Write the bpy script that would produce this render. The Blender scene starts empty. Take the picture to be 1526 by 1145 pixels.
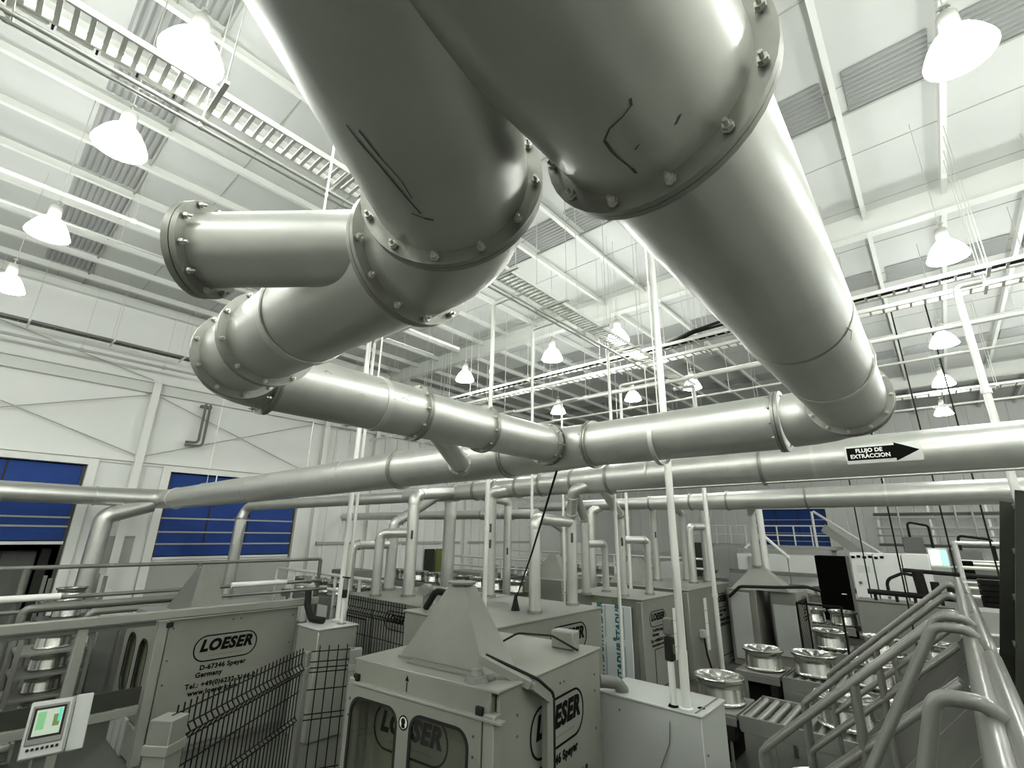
import bpy, math, random
from mathutils import Vector, Matrix
random.seed(7)
SC = bpy.context.scene
COL = SC.collection
PI = math.pi

# ------------------------------------------------------------------ camera
FPX, PITCH, ROLL, YAW = 705.0, 0.30395, 0.01664, -0.7232
F = Vector((math.sin(YAW)*math.cos(PITCH), math.cos(YAW)*math.cos(PITCH), math.sin(PITCH)))
R0 = Vector((math.cos(YAW), -math.sin(YAW), 0)); U0 = R0.cross(F)
RR = R0*math.cos(ROLL) + U0*math.sin(ROLL); UU = -R0*math.sin(ROLL) + U0*math.cos(ROLL)
cam_d = bpy.data.cameras.new('camera'); cam = bpy.data.objects.new('camera', cam_d); COL.objects.link(cam)
cam_d.sensor_width = 36.0; cam_d.sensor_fit = 'HORIZONTAL'; cam_d.lens = FPX/1526*36.0
cam_d.clip_start = 0.05; cam_d.clip_end = 300
M4 = Matrix((RR, UU, -F)).transposed().to_4x4(); M4.translation = Vector((0, 0, 4.0))
cam.matrix_world = M4
SC.camera = cam

# ------------------------------------------------------------------ world, exposure
w = bpy.data.worlds.new('world'); SC.world = w; w.use_nodes = True
w.node_tree.nodes['Background'].inputs[0].default_value = (0.5, 0.55, 0.5, 1)
w.node_tree.nodes['Background'].inputs[1].default_value = 0.0      # night outside, the hall is lit by its lamps only
vs = SC.view_settings
vs.view_transform = 'Standard'; vs.look = 'None'; vs.gamma = 1.0; vs.use_curve_mapping = False
vs.exposure = 0.25
LAMP = 55.0          # brightness of one high-bay reflector

# ------------------------------------------------------------------ materials
MAT = {}
def mat(name, col, rough=0.5, metal=0.0, noise=0.0, scale=6.0, bump=0.0, emit=0.0, spec=0.5, trans=0.0, stretch=None, alpha=1.0):
    m = bpy.data.materials.new(name); m.use_nodes = True
    nt = m.node_tree; b = nt.nodes['Principled BSDF']
    b.inputs['Base Color'].default_value = (*col, 1); b.inputs['Roughness'].default_value = rough
    b.inputs['Metallic'].default_value = metal
    b.inputs['Specular IOR Level'].default_value = spec
    if trans: b.inputs['Transmission Weight'].default_value = trans
    if alpha < 1: b.inputs['Alpha'].default_value = alpha
    if emit:
        b.inputs['Emission Color'].default_value = (*col, 1); b.inputs['Emission Strength'].default_value = emit
    if noise or bump:
        tc = nt.nodes.new('ShaderNodeTexCoord'); mp = nt.nodes.new('ShaderNodeMapping')
        nt.links.new(tc.outputs['Object'], mp.inputs[0])
        if stretch: mp.inputs['Scale'].default_value = stretch
        n = nt.nodes.new('ShaderNodeTexNoise'); n.inputs['Scale'].default_value = scale
        n.inputs['Detail'].default_value = 6; n.inputs['Roughness'].default_value = 0.6
        nt.links.new(mp.outputs[0], n.inputs['Vector'])
        if noise:
            r = nt.nodes.new('ShaderNodeMapRange')
            r.inputs[1].default_value = 0.3; r.inputs[2].default_value = 0.7
            r.inputs[3].default_value = 1-noise; r.inputs[4].default_value = 1+noise*0.6
            nt.links.new(n.outputs[0], r.inputs[0])
            mx = nt.nodes.new('ShaderNodeVectorMath'); mx.operation = 'SCALE'
            mx.inputs[0].default_value = col; nt.links.new(r.outputs[0], mx.inputs['Scale'])
            nt.links.new(mx.outputs[0], b.inputs['Base Color'])
            r2 = nt.nodes.new('ShaderNodeMapRange')
            r2.inputs[3].default_value = max(0.05, rough-0.08); r2.inputs[4].default_value = rough+0.1
            nt.links.new(n.outputs[0], r2.inputs[0]); nt.links.new(r2.outputs[0], b.inputs['Roughness'])
        if bump:
            bp = nt.nodes.new('ShaderNodeBump'); bp.inputs['Strength'].default_value = bump; bp.inputs['Distance'].default_value = 0.01
            nt.links.new(n.outputs[0], bp.inputs['Height']); nt.links.new(bp.outputs[0], b.inputs['Normal'])
    MAT[name] = m
    return m

mat('duct_steel', (0.56, 0.57, 0.53), 0.36, 0.74, 0.08, 3.0, 0.03)
MAT['pipe_steel'] = MAT['drop_steel'] = MAT['duct_steel']      # one sheet steel for all ducts and pipes
mat('flange_steel', (0.32, 0.325, 0.29), 0.42, 0.75, 0.12, 12.0)
mat('bolt_steel', (0.62, 0.62, 0.57), 0.3, 0.9)
mat('dark_joint', (0.05, 0.05, 0.04), 0.6)
mat('scuff', (0.10, 0.10, 0.075), 0.7)
mat('white_wall', (0.80, 0.81, 0.775), 0.6, 0, 0.03, 0.6)
mat('wainscot', (0.42, 0.43, 0.39), 0.6, 0, 0.06, 0.8)
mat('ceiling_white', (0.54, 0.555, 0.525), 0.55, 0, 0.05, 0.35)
mat('white_paint', (0.80, 0.81, 0.76), 0.4)
mat('steel_white', (0.68, 0.695, 0.65), 0.45)
mat('skylight', (0.27, 0.28, 0.265), 0.4)
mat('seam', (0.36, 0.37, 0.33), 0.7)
mat('galv', (0.62, 0.63, 0.58), 0.38, 0.6)
mat('conduit', (0.74, 0.75, 0.70), 0.35, 0.3)
mat('cable_black', (0.015, 0.015, 0.013), 0.6, spec=0.2)
mat('black', (0.012, 0.012, 0.010), 0.5)
mat('machine', (0.20, 0.203, 0.172), 0.45, 0.1, 0.07, 2.0)
mat('machine_light', (0.22, 0.225, 0.195), 0.45, 0.1, 0.05, 2.0)
mat('brushed', (0.18, 0.182, 0.158), 0.36, 0.4, 0.08, 5.0)
mat('bright_alu', (0.50, 0.51, 0.47), 0.4, 0.7, 0.25, 4.0)
mat('cabinet_white', (0.38, 0.395, 0.37), 0.4, 0, 0.04, 2.0)
mat('ink', (0.006, 0.006, 0.005), 0.9, spec=0.05)
mat('fence_black', (0.008, 0.008, 0.007), 0.7, spec=0.1)
mat('post_grey', (0.17, 0.173, 0.15), 0.5)
mat('rail_grey', (0.155, 0.158, 0.138), 0.28, 0.2)
mat('blue', (0.030, 0.066, 0.245), 0.6, 0, 0.10, 1.5, spec=0.05)
mat('rubber_black', (0.012, 0.012, 0.010), 0.7, spec=0.2)
mat('floor', (0.075, 0.077, 0.066), 0.35, 0, 0.25, 0.7)
mat('wheel_alu', (0.50, 0.505, 0.47), 0.24, 1.0)
mat('wheel_dark', (0.10, 0.10, 0.085), 0.35, 0.8)
mat('roller', (0.35, 0.36, 0.32), 0.35, 0.7)
mat('conveyor', (0.2, 0.205, 0.18), 0.45, 0.3, 0.1, 4)
mat('foam_white', (0.62, 0.67, 0.66), 0.5)
mat('teal_ink', (0.01, 0.12, 0.14), 0.5)
mat('paper', (0.66, 0.68, 0.64), 0.6)
mat('night', (0.003, 0.003, 0.0025), 0.9, spec=0.02)
mat('screen', (0.30, 0.36, 0.28), 0.3, emit=0.40)
mat('screen_green', (0.10, 0.30, 0.12), 0.3, emit=0.40)
mat('screen_teal', (0.03, 0.42, 0.30), 0.3, emit=0.45)
mat('glow', (0.98, 1.0, 0.97), 0.5, emit=LAMP)
mat('lit_pane', (0.72, 0.90, 0.80), 0.3, emit=0.75)
mat('lit_teal', (0.40, 0.80, 0.68), 0.3, emit=0.7)
mat('green', (0.12, 0.17, 0.035), 0.5)
mat('olive_dark', (0.03, 0.032, 0.024), 0.6, spec=0.2)
mat('mid_grey', (0.14, 0.143, 0.125), 0.5, 0, 0.1, 3)
def glass(name, tint, refl=0.10):
    m = bpy.data.materials.new(name); m.use_nodes = True; nt = m.node_tree
    nt.nodes.remove(nt.nodes['Principled BSDF']); out = nt.nodes['Material Output']
    t = nt.nodes.new('ShaderNodeBsdfTransparent'); t.inputs[0].default_value = (*tint, 1)
    g = nt.nodes.new('ShaderNodeBsdfGlossy'); g.inputs['Roughness'].default_value = 0.05
    x = nt.nodes.new('ShaderNodeMixShader'); x.inputs[0].default_value = refl
    nt.links.new(t.outputs[0], x.inputs[1]); nt.links.new(g.outputs[0], x.inputs[2]); nt.links.new(x.outputs[0], out.inputs[0])
    MAT[name] = m
glass('glass_dark', (0.90, 0.91, 0.86), 0.07)

# ------------------------------------------------------------------ mesh helpers
class MB:
    """collects world (or local) geometry and links it as one mesh object"""
    def __init__(s): s.v = []; s.f = []
    def add(s, vs, fs):
        o = len(s.v); s.v += [Vector(p) for p in vs]; s.f += [tuple(i+o for i in f) for f in fs]; return s
    def box(s, c, d, ch=0.0, m=None):
        """box with centre c and size d, edges chamfered by ch"""
        hx, hy, hz = d[0]/2, d[1]/2, d[2]/2
        c = Vector(c)
        if ch <= 0:
            vs = [(x, y, z) for x in (-hx, hx) for y in (-hy, hy) for z in (-hz, hz)]
            fs = [(0,1,3,2),(4,6,7,5),(0,4,5,1),(2,3,7,6),(0,2,6,4),(1,5,7,3)]
        else:
            ch = min(ch, hx*.9, hy*.9, hz*.9)
            vs = []; idx = {}
            for sx in (-1,1):
                for sy in (-1,1):
                    for sz in (-1,1):
                        for a in range(3):
                            p = [sx*hx, sy*hy, sz*hz]
                            for k, h in enumerate((hx,hy,hz)):
                                if k != a: p[k] = (sx,sy,sz)[k]*(h-ch)
                            idx[(sx,sy,sz,a)] = len(vs); vs.append(tuple(p))
            fs = []
            for a in range(3):
                b, c2 = [(1,2),(0,2),(0,1)][a]
                for sg in (-1,1):
                    q = []
                    for sb, sc in ((-1,-1),(1,-1),(1,1),(-1,1)):
                        k = [0,0,0]; k[a] = sg; k[b] = sb; k[c2] = sc; q.append(idx[(*k, a)])
                    fs.append(tuple(q))
            for a in range(3):
                b, c2 = [(1,2),(0,2),(0,1)][a]
                for sb in (-1,1):
                    for sc in (-1,1):
                        k0 = [0,0,0]; k1 = [0,0,0]
                        k0[a] = -1; k1[a] = 1
                        for k in (k0,k1): k[b] = sb; k[c2] = sc
                        fs.append((idx[(*k0,b)], idx[(*k1,b)], idx[(*k1,c2)], idx[(*k0,c2)]))
            for sx in (-1,1):
                for sy in (-1,1):
                    for sz in (-1,1): fs.append(tuple(idx[(sx,sy,sz,a)] for a in range(3)))
        vs = [Vector(p) for p in vs]
        if m is not None: vs = [m @ p for p in vs]
        return s.add([p+c for p in vs], fs)
    def bar(s, a, b, w, h=None, up=(0,0,1)):
        """rectangular bar from a to b"""
        a, b = Vector(a), Vector(b); h = w if h is None else h
        d = (b-a).normalized(); u = Vector(up)
        if abs(d.dot(u)) > .98: u = Vector((1,0,0))
        x = d.cross(u).normalized(); y = x.cross(d)
        vs = [p + x*sx*w/2 + y*sy*h/2 for p in (a,b) for sx, sy in ((-1,-1),(1,-1),(1,1),(-1,1))]
        return s.add(vs, [(0,3,2,1),(4,5,6,7),(0,1,5,4),(1,2,6,5),(2,3,7,6),(3,0,4,7)])
    def tube(s, pts, r, n=16, caps=True):
        """round tube through pts; r is a number or one radius for each point"""
        pts = [Vector(p) for p in pts]; k = len(pts)
        rs = [r]*k if not isinstance(r, (list, tuple)) else r
        t0 = (pts[1]-pts[0]).normalized(); u = Vector((0,0,1))
        if abs(t0.dot(u)) > .95: u = Vector((1,0,0))
        x = t0.cross(u).normalized(); pt = t0; o = len(s.v)
        for i in range(k):
            if i == 0: t = t0
            elif i == k-1: t = (pts[i]-pts[i-1]).normalized()
            else:
                t = ((pts[i]-pts[i-1]).normalized() + (pts[i+1]-pts[i]).normalized())
                t = t.normalized() if t.length > 1e-6 else pt
            x = (pt.rotation_difference(t) @ x); x = (x - t*x.dot(t)).normalized(); y = t.cross(x); pt = t
            rr = rs[i]
            if 0 < i < k-1:
                a = (pts[i]-pts[i-1]).normalized(); ca = max(.5, a.dot(t))
            for j in range(n):
                q = 2*PI*j/n; s.v.append(pts[i] + (x*math.cos(q)+y*math.sin(q))*rr)
        for i in range(k-1):
            for j in range(n):
                a = o+i*n+j; b = o+i*n+(j+1) % n
                s.f.append((a, b, b+n, a+n))
        if caps:
            s.f.append(tuple(o+j for j in range(n))[::-1]); s.f.append(tuple(o+(k-1)*n+j for j in range(n)))
        return s
    def ring(s, c, ax, r0, r1, th, n=40):
        """flat ring (flange) with thickness th centred on c"""
        c = Vector(c); ax = Vector(ax).normalized(); u = Vector((0,0,1))
        if abs(ax.dot(u)) > .95: u = Vector((1,0,0))
        x = ax.cross(u).normalized(); y = ax.cross(x); o = len(s.v)
        for d, r in ((-th/2,r0),(-th/2,r1),(th/2,r1),(th/2,r0)):
            for j in range(n):
                q = 2*PI*j/n; s.v.append(c + ax*d + (x*math.cos(q)+y*math.sin(q))*r)
        for k in range(4):
            for j in range(n):
                s.f.append((o+k*n+j, o+k*n+(j+1)%n, o+((k+1)%4)*n+(j+1)%n, o+((k+1)%4)*n+j))
        return s
    def lathe(s, c, prof, n=24, ax=(0,0,1)):
        """revolve (r, h) pairs about an axis through c"""
        c = Vector(c); ax = Vector(ax).normalized(); u = Vector((1,0,0)) if abs(ax.z) > .9 else Vector((0,0,1))
        x = ax.cross(u).normalized(); y = ax.cross(x); o = len(s.v); k = len(prof)
        for r, h in prof:
            for j in range(n):
                q = 2*PI*j/n; s.v.append(c + ax*h + (x*math.cos(q)+y*math.sin(q))*r)
        for i in range(k-1):
            for j in range(n):
                s.f.append((o+i*n+j, o+i*n+(j+1)%n, o+(i+1)*n+(j+1)%n, o+(i+1)*n+j))
        return s
    def prism(s, pts, d):
        """closed outline pts swept by vector d"""
        pts = [Vector(p) for p in pts]; d = Vector(d); n = len(pts); o = len(s.v)
        s.v += pts + [p+d for p in pts]
        s.f.append(tuple(o+i for i in range(n))[::-1]); s.f.append(tuple(o+n+i for i in range(n)))
        for i in range(n): s.f.append((o+i, o+(i+1)%n, o+n+(i+1)%n, o+n+i))
        return s
    def hull8(s, b, t):
        """solid between a bottom and a top quad"""
        return s.add(list(b)+list(t), [(3,2,1,0),(4,5,6,7),(0,1,5,4),(1,2,6,5),(2,3,7,6),(3,0,4,7)])
    def mesh(s, name, m, smooth=True, inv=None):
        me = bpy.data.meshes.new(name)
        vs = s.v if inv is None else [inv @ p for p in s.v]
        me.from_pydata([tuple(p) for p in vs], [], s.f); me.validate(); me.update()
        me.materials.append(MAT[m])
        import bmesh
        bm = bmesh.new(); bm.from_mesh(me); bmesh.ops.recalc_face_normals(bm, faces=bm.faces[:]); bm.to_mesh(me); bm.free()
        if smooth:
            me.shade_smooth(); me.set_sharp_from_angle(angle=math.radians(38))
        return me
    def build(s, name, m, parent=None, local=False, smooth=True):
        inv = None
        if parent is not None and not local: inv = WM[parent.name].inverted()
        o = bpy.data.objects.new(name, s.mesh(name, m, smooth, inv)); COL.objects.link(o)
        if parent is not None:
            o.parent = parent; WM[o.name] = WM[parent.name]
        else: WM[o.name] = Matrix.Identity(4)
        return o
WM = {}
def thing(name, label, cat, loc=(0,0,0), rz=0.0, group=None):
    o = bpy.data.objects.new(name, None); COL.objects.link(o); o.empty_display_size = 0.1
    o.location = loc; o.rotation_euler = (0,0,rz)
    WM[o.name] = Matrix.Translation(Vector(loc)) @ Matrix.Rotation(rz, 4, 'Z')
    o['label'] = label; o['category'] = cat
    if group: o['group'] = group
    return o
def solo(name, mb, m, label, cat, group=None, base=None):
    """a thing that is one mesh; its origin goes to base"""
    base = Vector(base) if base is not None else Vector((sum(p.x for p in mb.v)/len(mb.v), sum(p.y for p in mb.v)/len(mb.v), min(p.z for p in mb.v)))
    M_ = Matrix.Translation(base)
    o = bpy.data.objects.new(name, mb.mesh(name, m, True, M_.inverted())); COL.objects.link(o); o.location = base
    WM[o.name] = M_; o['label'] = label; o['category'] = cat
    if group: o['group'] = group
    return o
def struct(name, mb, m, label=None):
    o = mb.build(name, m); o['kind'] = 'structure'
    if label: o['label'] = label
    return o
def inst(name, me, parent, M_):
    """another object on shared mesh data; M_ is in world space"""
    o = bpy.data.objects.new(name, me); COL.objects.link(o); o.parent = parent
    o.matrix_basis = WM[parent.name].inverted() @ M_ if parent is not None else M_
    return o
def frame_to(ax, at):
    """matrix whose z axis is ax, at a point"""
    q = Vector((0,0,1)).rotation_difference(Vector(ax).normalized()); return Matrix.Translation(Vector(at)) @ q.to_matrix().to_4x4()
def arc(c, a, b, n=8):
    """points from c+a to c+b along the circle in the plane of a and b (a and b of equal length, 90 degrees or less)"""
    c, a, b = Vector(c), Vector(a), Vector(b); return [c + a.slerp(b, i/n) if False else c + _sl(a, b, i/n) for i in range(n+1)]
def _sl(a, b, t):
    w_ = a.angle(b); return (a*math.sin((1-t)*w_) + b*math.sin(t*w_))/math.sin(w_)
def bend(p0, p1, p2, r, n=8):
    """rounded corner at p1 between p0 and p2 with centreline radius r: list of points"""
    p0, p1, p2 = Vector(p0), Vector(p1), Vector(p2); a = (p0-p1).normalized(); b = (p2-p1).normalized()
    th = a.angle(b); tl = r/math.tan(th/2); s0 = p1+a*tl; s1 = p1+b*tl
    c = p1 + (a+b).normalized()*(r/math.sin(th/2))
    return arc(c, s0-c, s1-c, n)
def path(pts, r, n=6):
    """polyline with every inner corner rounded"""
    out = [Vector(pts[0])]
    for i in range(1, len(pts)-1): out += bend(pts[i-1], pts[i], pts[i+1], r if not isinstance(r,(list,tuple)) else r[i-1], n)
    return out + [Vector(pts[-1])]
def text_mesh(body, size, m, shear=0.0, offset=0.0, ext=0.001, space=1.0, xs=1.0):
    cu = bpy.data.curves.new('lettering', 'FONT'); cu.body = body; cu.size = size; cu.shear = shear; cu.offset = offset
    cu.extrude = ext; cu.align_x = 'CENTER'; cu.align_y = 'CENTER'; cu.space_character = space; cu.resolution_u = 3
    ob = bpy.data.objects.new('lettering', cu); COL.objects.link(ob)
    bpy.context.view_layer.update()
    me = bpy.data.meshes.new_from_object(ob.evaluated_get(bpy.context.evaluated_depsgraph_get()))
    bpy.data.objects.remove(ob); bpy.data.curves.remove(cu)
    if xs != 1.0:
        for v_ in me.vertices: v_.co.x *= xs
    me.materials.clear(); me.materials.append(MAT[m]); return me
def plaque(c, x, n):
    """matrix for flat things: local x along x, local z along normal n"""
    x = Vector(x).normalized(); z = Vector(n).normalized(); y = z.cross(x)
    M_ = Matrix((x, y, z)).transposed().to_4x4(); M_.translation = Vector(c); return M_
def rrect(wd, ht, r, n=5):
    """rounded rectangle outline centred on 0, counter-clockwise"""
    r = min(r, wd/2-1e-4, ht/2-1e-4); out = []
    for cx, cy, a0 in ((wd/2-r, ht/2-r, 0), (-wd/2+r, ht/2-r, PI/2), (-wd/2+r, -ht/2+r, PI), (wd/2-r, -ht/2+r, 1.5*PI)):
        for i in range(n+1): a = a0 + PI/2*i/n; out.append((cx+r*math.cos(a), cy+r*math.sin(a)))
    return out
def loop_frame(mb, M_, wd, ht, r, t, depth, n=5):
    """a rounded rectangular band (gasket, logo border) of width t"""
    A = rrect(wd, ht, r, n); B = rrect(wd-2*t, ht-2*t, max(r-t, .002), n); k = len(A); o = len(mb.v)
    for z in (0, depth):
        for q in (A, B): mb.v += [M_ @ Vector((x, y, z)) for x, y in q]
    for i in range(k):
        j = (i+1) % k
        mb.f += [(o+2*k+i, o+2*k+j, o+3*k+j, o+3*k+i), (o+i, o+k+i, o+k+j, o+j), (o+i, o+j, o+2*k+j, o+2*k+i), (o+k+j, o+k+i, o+3*k+i, o+3*k+j)]
    return mb
def holed(mb, M_, x0, x1, y0, y1, hole, depth):
    """rectangular plate x0..x1, y0..y1 with one rounded hole (cx, cy, w, h, r)"""
    cx, cy, hw, hh, hr = hole; A = [(cx+x, cy+y) for x, y in rrect(hw, hh, hr, 6)]; k = len(A); B = []
    for i, (x, y) in enumerate(A):
        q = i // 7; u = (i % 7)/6
        cn = [(x1,y1),(x0,y1),(x0,y0),(x1,y0)][q]
        if u < .5: p = [(x1, y), (x, y1), (x0, y), (x, y0)][q]
        else: p = [(x, y1), (x0, y), (x, y0), (x1, y)][q]
        if i % 7 == 3: p = cn
        B.append(p)
    o = len(mb.v)
    for z in (0, depth):
        for q in (B, A): mb.v += [M_ @ Vector((x, y, z)) for x, y in q]
    for i in range(k):
        j = (i+1) % k
        mb.f += [(o+2*k+i, o+2*k+j, o+3*k+j, o+3*k+i), (o+i, o+k+i, o+k+j, o+j), (o+i, o+j, o+2*k+j, o+2*k+i), (o+k+j, o+k+i, o+3*k+i, o+3*k+j)]
    return mb
# ------------------------------------------------------------------ the hall
XL, XR, YF, YB, ZC = -23.0, 9.0, -10.0, 44.0, 12.8
KC = (ZC-4.0)/7.8     # roof grid was laid out for a soffit at 11.8
floor = struct('floor', MB().box(((XL+XR)/2, (YF+YB)/2, -0.1), (XR-XL+1, YB-YF+1, 0.2)), 'floor')
ceil = struct('ceiling', MB().box(((XL+XR)/2, (YF+YB)/2, ZC+0.1), (XR-XL+1, YB-YF+1, 0.2)), 'ceiling_white')
# left wall with two dock doors, back wall with one
D1Y, D2Y, DZ = (-2.46, 2.84), (5.39, 10.71), 6.10
wl = MB()
for y0, y1, z0, z1 in ((YF,D1Y[0],0,ZC), (D1Y[0],D1Y[1],DZ,ZC), (D1Y[1],D2Y[0],0,ZC), (D2Y[0],D2Y[1],DZ,ZC), (D2Y[0],D2Y[1],0,2.75), (D2Y[1],YB,0,ZC)):
    wl.box((XL-0.15, (y0+y1)/2, (z0+z1)/2), (0.3, y1-y0, z1-z0))
wall_left = struct('wall_left', wl, 'white_wall')
DBX = (-11.75, -6.6)
wb = MB()
for x0, x1, z0, z1 in ((XL,DBX[0],0,ZC), (DBX[0],DBX[1],DZ,ZC), (DBX[0],DBX[1],0,3.0), (DBX[1],XR,0,ZC)):
    wb.box(((x0+x1)/2, YB+0.15, (z0+z1)/2), (x1-x0, 0.3, z1-z0))
wall_back = struct('wall_back', wb, 'white_wall')
wall_right = struct('wall_right', MB().box((XR+0.15, (YF+YB)/2, ZC/2), (0.3, YB-YF+0.6, ZC)), 'white_wall')
wall_front = struct('wall_front', MB().box(((XL+XR)/2, YF-0.15, ZC/2), (XR-XL, 0.3, ZC)), 'white_wall')
# cladding panels of the back wall, stepping round the door
me = MB().prism([(-0.47,0,0),(-0.43,-0.05,0),(0.43,-0.05,0),(0.47,0,0)], (0,0,1)).mesh('cladding_panel', 'white_wall')
x = XL+0.55
while x < XR-0.4:
    spans = ((6.55, ZC-0.02),) if DBX[0]-0.8 < x < DBX[1]+0.8 else ((0.02, ZC-0.02),)
    for z0, z1 in spans: inst('cladding_panel', me, wall_back, Matrix.Translation((x, YB-0.001, z0)) @ Matrix.Diagonal((1,1,z1-z0,1)))
    x += 0.98
MB().box((XL+0.02,(D2Y[0]+D2Y[1])/2,1.36), (0.04,D2Y[1]-D2Y[0]+0.6,2.70), .005).build('kick_panel', 'wainscot', wall_left)
# roof steel: purlins along the hall, deep beams across it, dark rooflight strips, lap seams
purl = MB().box((0,0,-0.12), (0.015,1,0.24)).box((0.05,0,-0.235), (0.11,1,0.012)).mesh('purlin', 'steel_white')
PX = [KC*(1.38 - 1.48*k) for k in range(-5, 17)]
for X in PX:
    if XL < X < XR: inst('purlin', purl, ceil, Matrix.Translation((X, (YF+YB)/2, ZC)) @ Matrix.Diagonal((1, YB-YF, 1, 1)))
beam = MB().box((0,0,-0.36), (1,0.02,0.72)).box((0,0,-0.72), (1,0.30,0.03)).mesh('roof_beam', 'steel_white')
for Y in (-3.8, 15.0, 33.8): inst('roof_beam', beam, ceil, Matrix.Translation(((XL+XR)/2, Y, ZC)) @ Matrix.Diagonal((XR-XL, 1, 1, 1)))
sk = MB(); n = 9
for i in range(n):
    y0 = -0.52 + 1.04*i/n; d = 1.04/n
    sk.prism([(-0.58, y0, -0.02), (-0.58, y0+d*.35, -0.05), (-0.58, y0+d*.65, -0.05), (-0.58, y0+d, -0.02)], (1.16, 0, 0))
sk = sk.mesh('rooflight_panel', 'skylight', smooth=False)
for Y in [KC*v for v in (-7.8, 0.55, 8.95, 17.25, 25.6, 34.0)]:
    for X in PX:
        if XL+0.8 < X-0.84 < XR-0.8: inst('rooflight_panel', sk, ceil, Matrix.Translation((X-0.78, Y, ZC)) @ Matrix.Diagonal((KC,KC,1,1)))
seam = MB().box((0,0,-0.006), (1,0.025,0.012)).mesh('lap_seam', 'seam')
for Y in [-8.9 + 2.35*k for k in range(23)]: inst('lap_seam', seam, ceil, Matrix.Translation(((XL+XR)/2, Y, ZC)) @ Matrix.Diagonal((XR-XL-.1, 1, 1, 1)))
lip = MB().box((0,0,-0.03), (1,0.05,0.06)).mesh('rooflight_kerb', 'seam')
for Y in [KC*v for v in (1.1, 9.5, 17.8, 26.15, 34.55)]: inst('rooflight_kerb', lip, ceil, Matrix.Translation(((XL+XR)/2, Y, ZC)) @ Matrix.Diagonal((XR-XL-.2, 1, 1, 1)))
# left wall steel
for Y in (4.25, 11.6, 14.6, 21.6, 29.0, 36.0):
    MB().box((XL+0.16, Y, 4.75), (0.30, 0.015, 9.5)).box((XL+0.02, Y, 4.75), (0.02, 0.26, 9.5)).box((XL+0.31, Y, 4.75), (0.02, 0.26, 9.5)).build('column', 'white_paint', wall_left)
MB().box((XL+0.12, (YF+YB)/2, 9.52), (0.24, YB-YF, 0.03)).box((XL+0.12, (YF+YB)/2, 9.10), (0.24, YB-YF, 0.03)).box((XL+0.06, (YF+YB)/2, 9.31), (0.02, YB-YF, 0.4)).build('eave_beam', 'steel_white', wall_left)
MB().box((XL+0.06, (YF+YB)/2, 6.42), (0.12, YB-YF, 0.12)).box((XL+0.04, (YF+YB)/2, 6.28), (0.06, YB-YF, 0.05)).build('door_header_rail', 'white_paint', wall_left)
MB().box((XL+0.12, (YF+YB)/2, 12.5), (0.24, YB-YF, 0.25)).build('top_rail', 'steel_white', wall_left)
for a, b in (((4.4,6.6),(10.9,9.0)), ((4.4,9.0),(10.9,6.6)), ((-3.0,9.0),(4.1,6.6)), ((-3.0,6.6),(4.1,9.0)), ((-3.0,11.2),(4.1,9.6))):
    MB().tube([(XL+0.2, a[0], a[1]), (XL+0.2, b[0], b[1])], 0.02, 6).build('brace_rod', 'galv', wall_left)
for y0, y1 in ((11.9,14.3), (14.9,21.3), (21.9,28.7)):
    for k in range(int((y1-y0)/0.8)):
        MB().box((XL+0.03, y0+0.4+0.8*k, 4.7), (0.06, 0.10, 9.0), 0.02).build('cladding_rib', 'white_wall', wall_left)
    MB().box((XL+0.05, (y0+y1)/2, 3.35), (0.10, y1-y0, 0.14)).build('wall_rail', 'wainscot', wall_left)
for y0, y1 in ((2.95+0.6, 5.3-0.55),): MB().box((XL+0.03, (y0+y1)/2, 3.15), (0.06, y1-y0, 0.9), .01).box((XL+0.05, (y0+y1)/2, 3.62), (0.10, y1-y0, 0.05)).build('wall_panel', 'wainscot', wall_left)

def dock_door(name, axis, a0, a1, zbot, ztop, plane, ribs, label, night=True):
    """roll-up curtain door in a wall; axis 'y' = left wall, 'x' = back wall"""
    def P(a, d, z): return (plane+d, a, z) if axis == 'y' else (a, plane-d, z)
    def bx(mb, a_0, a_1, z0, z1, d0, d1):
        c = P((a_0+a_1)/2, (d0+d1)/2, (z0+z1)/2); wd = a_1-a_0
        return mb.box(c, ((d1-d0), wd, z1-z0) if axis == 'y' else (wd, (d1-d0), z1-z0), 0.004)
    fr = MB(); bx(fr, a0-0.28, a0, 0, ztop+0.22, -0.05, 0.16); bx(fr, a1, a1+0.28, 0, ztop+0.22, -0.05, 0.16); bx(fr, a0, a1, ztop, ztop+0.22, -0.05, 0.16)
    d = fr.build(name, 'white_paint'); d['kind'] = 'structure'; d['label'] = label
    zs = [ztop-0.02] + ribs + [zbot]
    for i in range(len(zs)-1):
        mb = MB(); bx(mb, a0+0.10, a1-0.10, zs[i+1]+0.03, zs[i]-0.03, -0.12, -0.05); mb.build('curtain_panel', 'blue', d)
        if i:
            mb = MB(); bx(mb, a0+0.06, a1-0.06, zs[i]-0.03, zs[i]+0.03, -0.13, -0.03); mb.build('wind_bar', 'wainscot', d)
    for s in (a0, a1-0.10):
        mb = MB(); bx(mb, s, s+0.10, 0.3, ztop, -0.14, -0.04); mb.build('guide_track', 'dark_joint', d)
    mb = MB(); bx(mb, a0+0.06, a1-0.06, zbot-0.10, zbot, -0.14, -0.01); mb.build('bottom_bar', 'white_paint', d)
    for t in (0.32, 0.62):
        q = a0+(a1-a0)*t; mb = MB(); bx(mb, q-0.03, q+0.03, zbot+0.5, ztop-0.05, -0.05, -0.035); mb.build('strap', 'olive_dark', d)
    return d
door1 = dock_door('door_1', 'y', *D1Y, 3.46, DZ, XL, [5.34, 4.75, 4.25, 3.95], 'dock door with dark blue curtain rolled half up')
door2 = dock_door('door_2', 'y', *D2Y, 2.87, DZ, XL, [5.40, 4.32, 3.80, 3.35], 'dock door with closed blue curtain')
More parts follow.
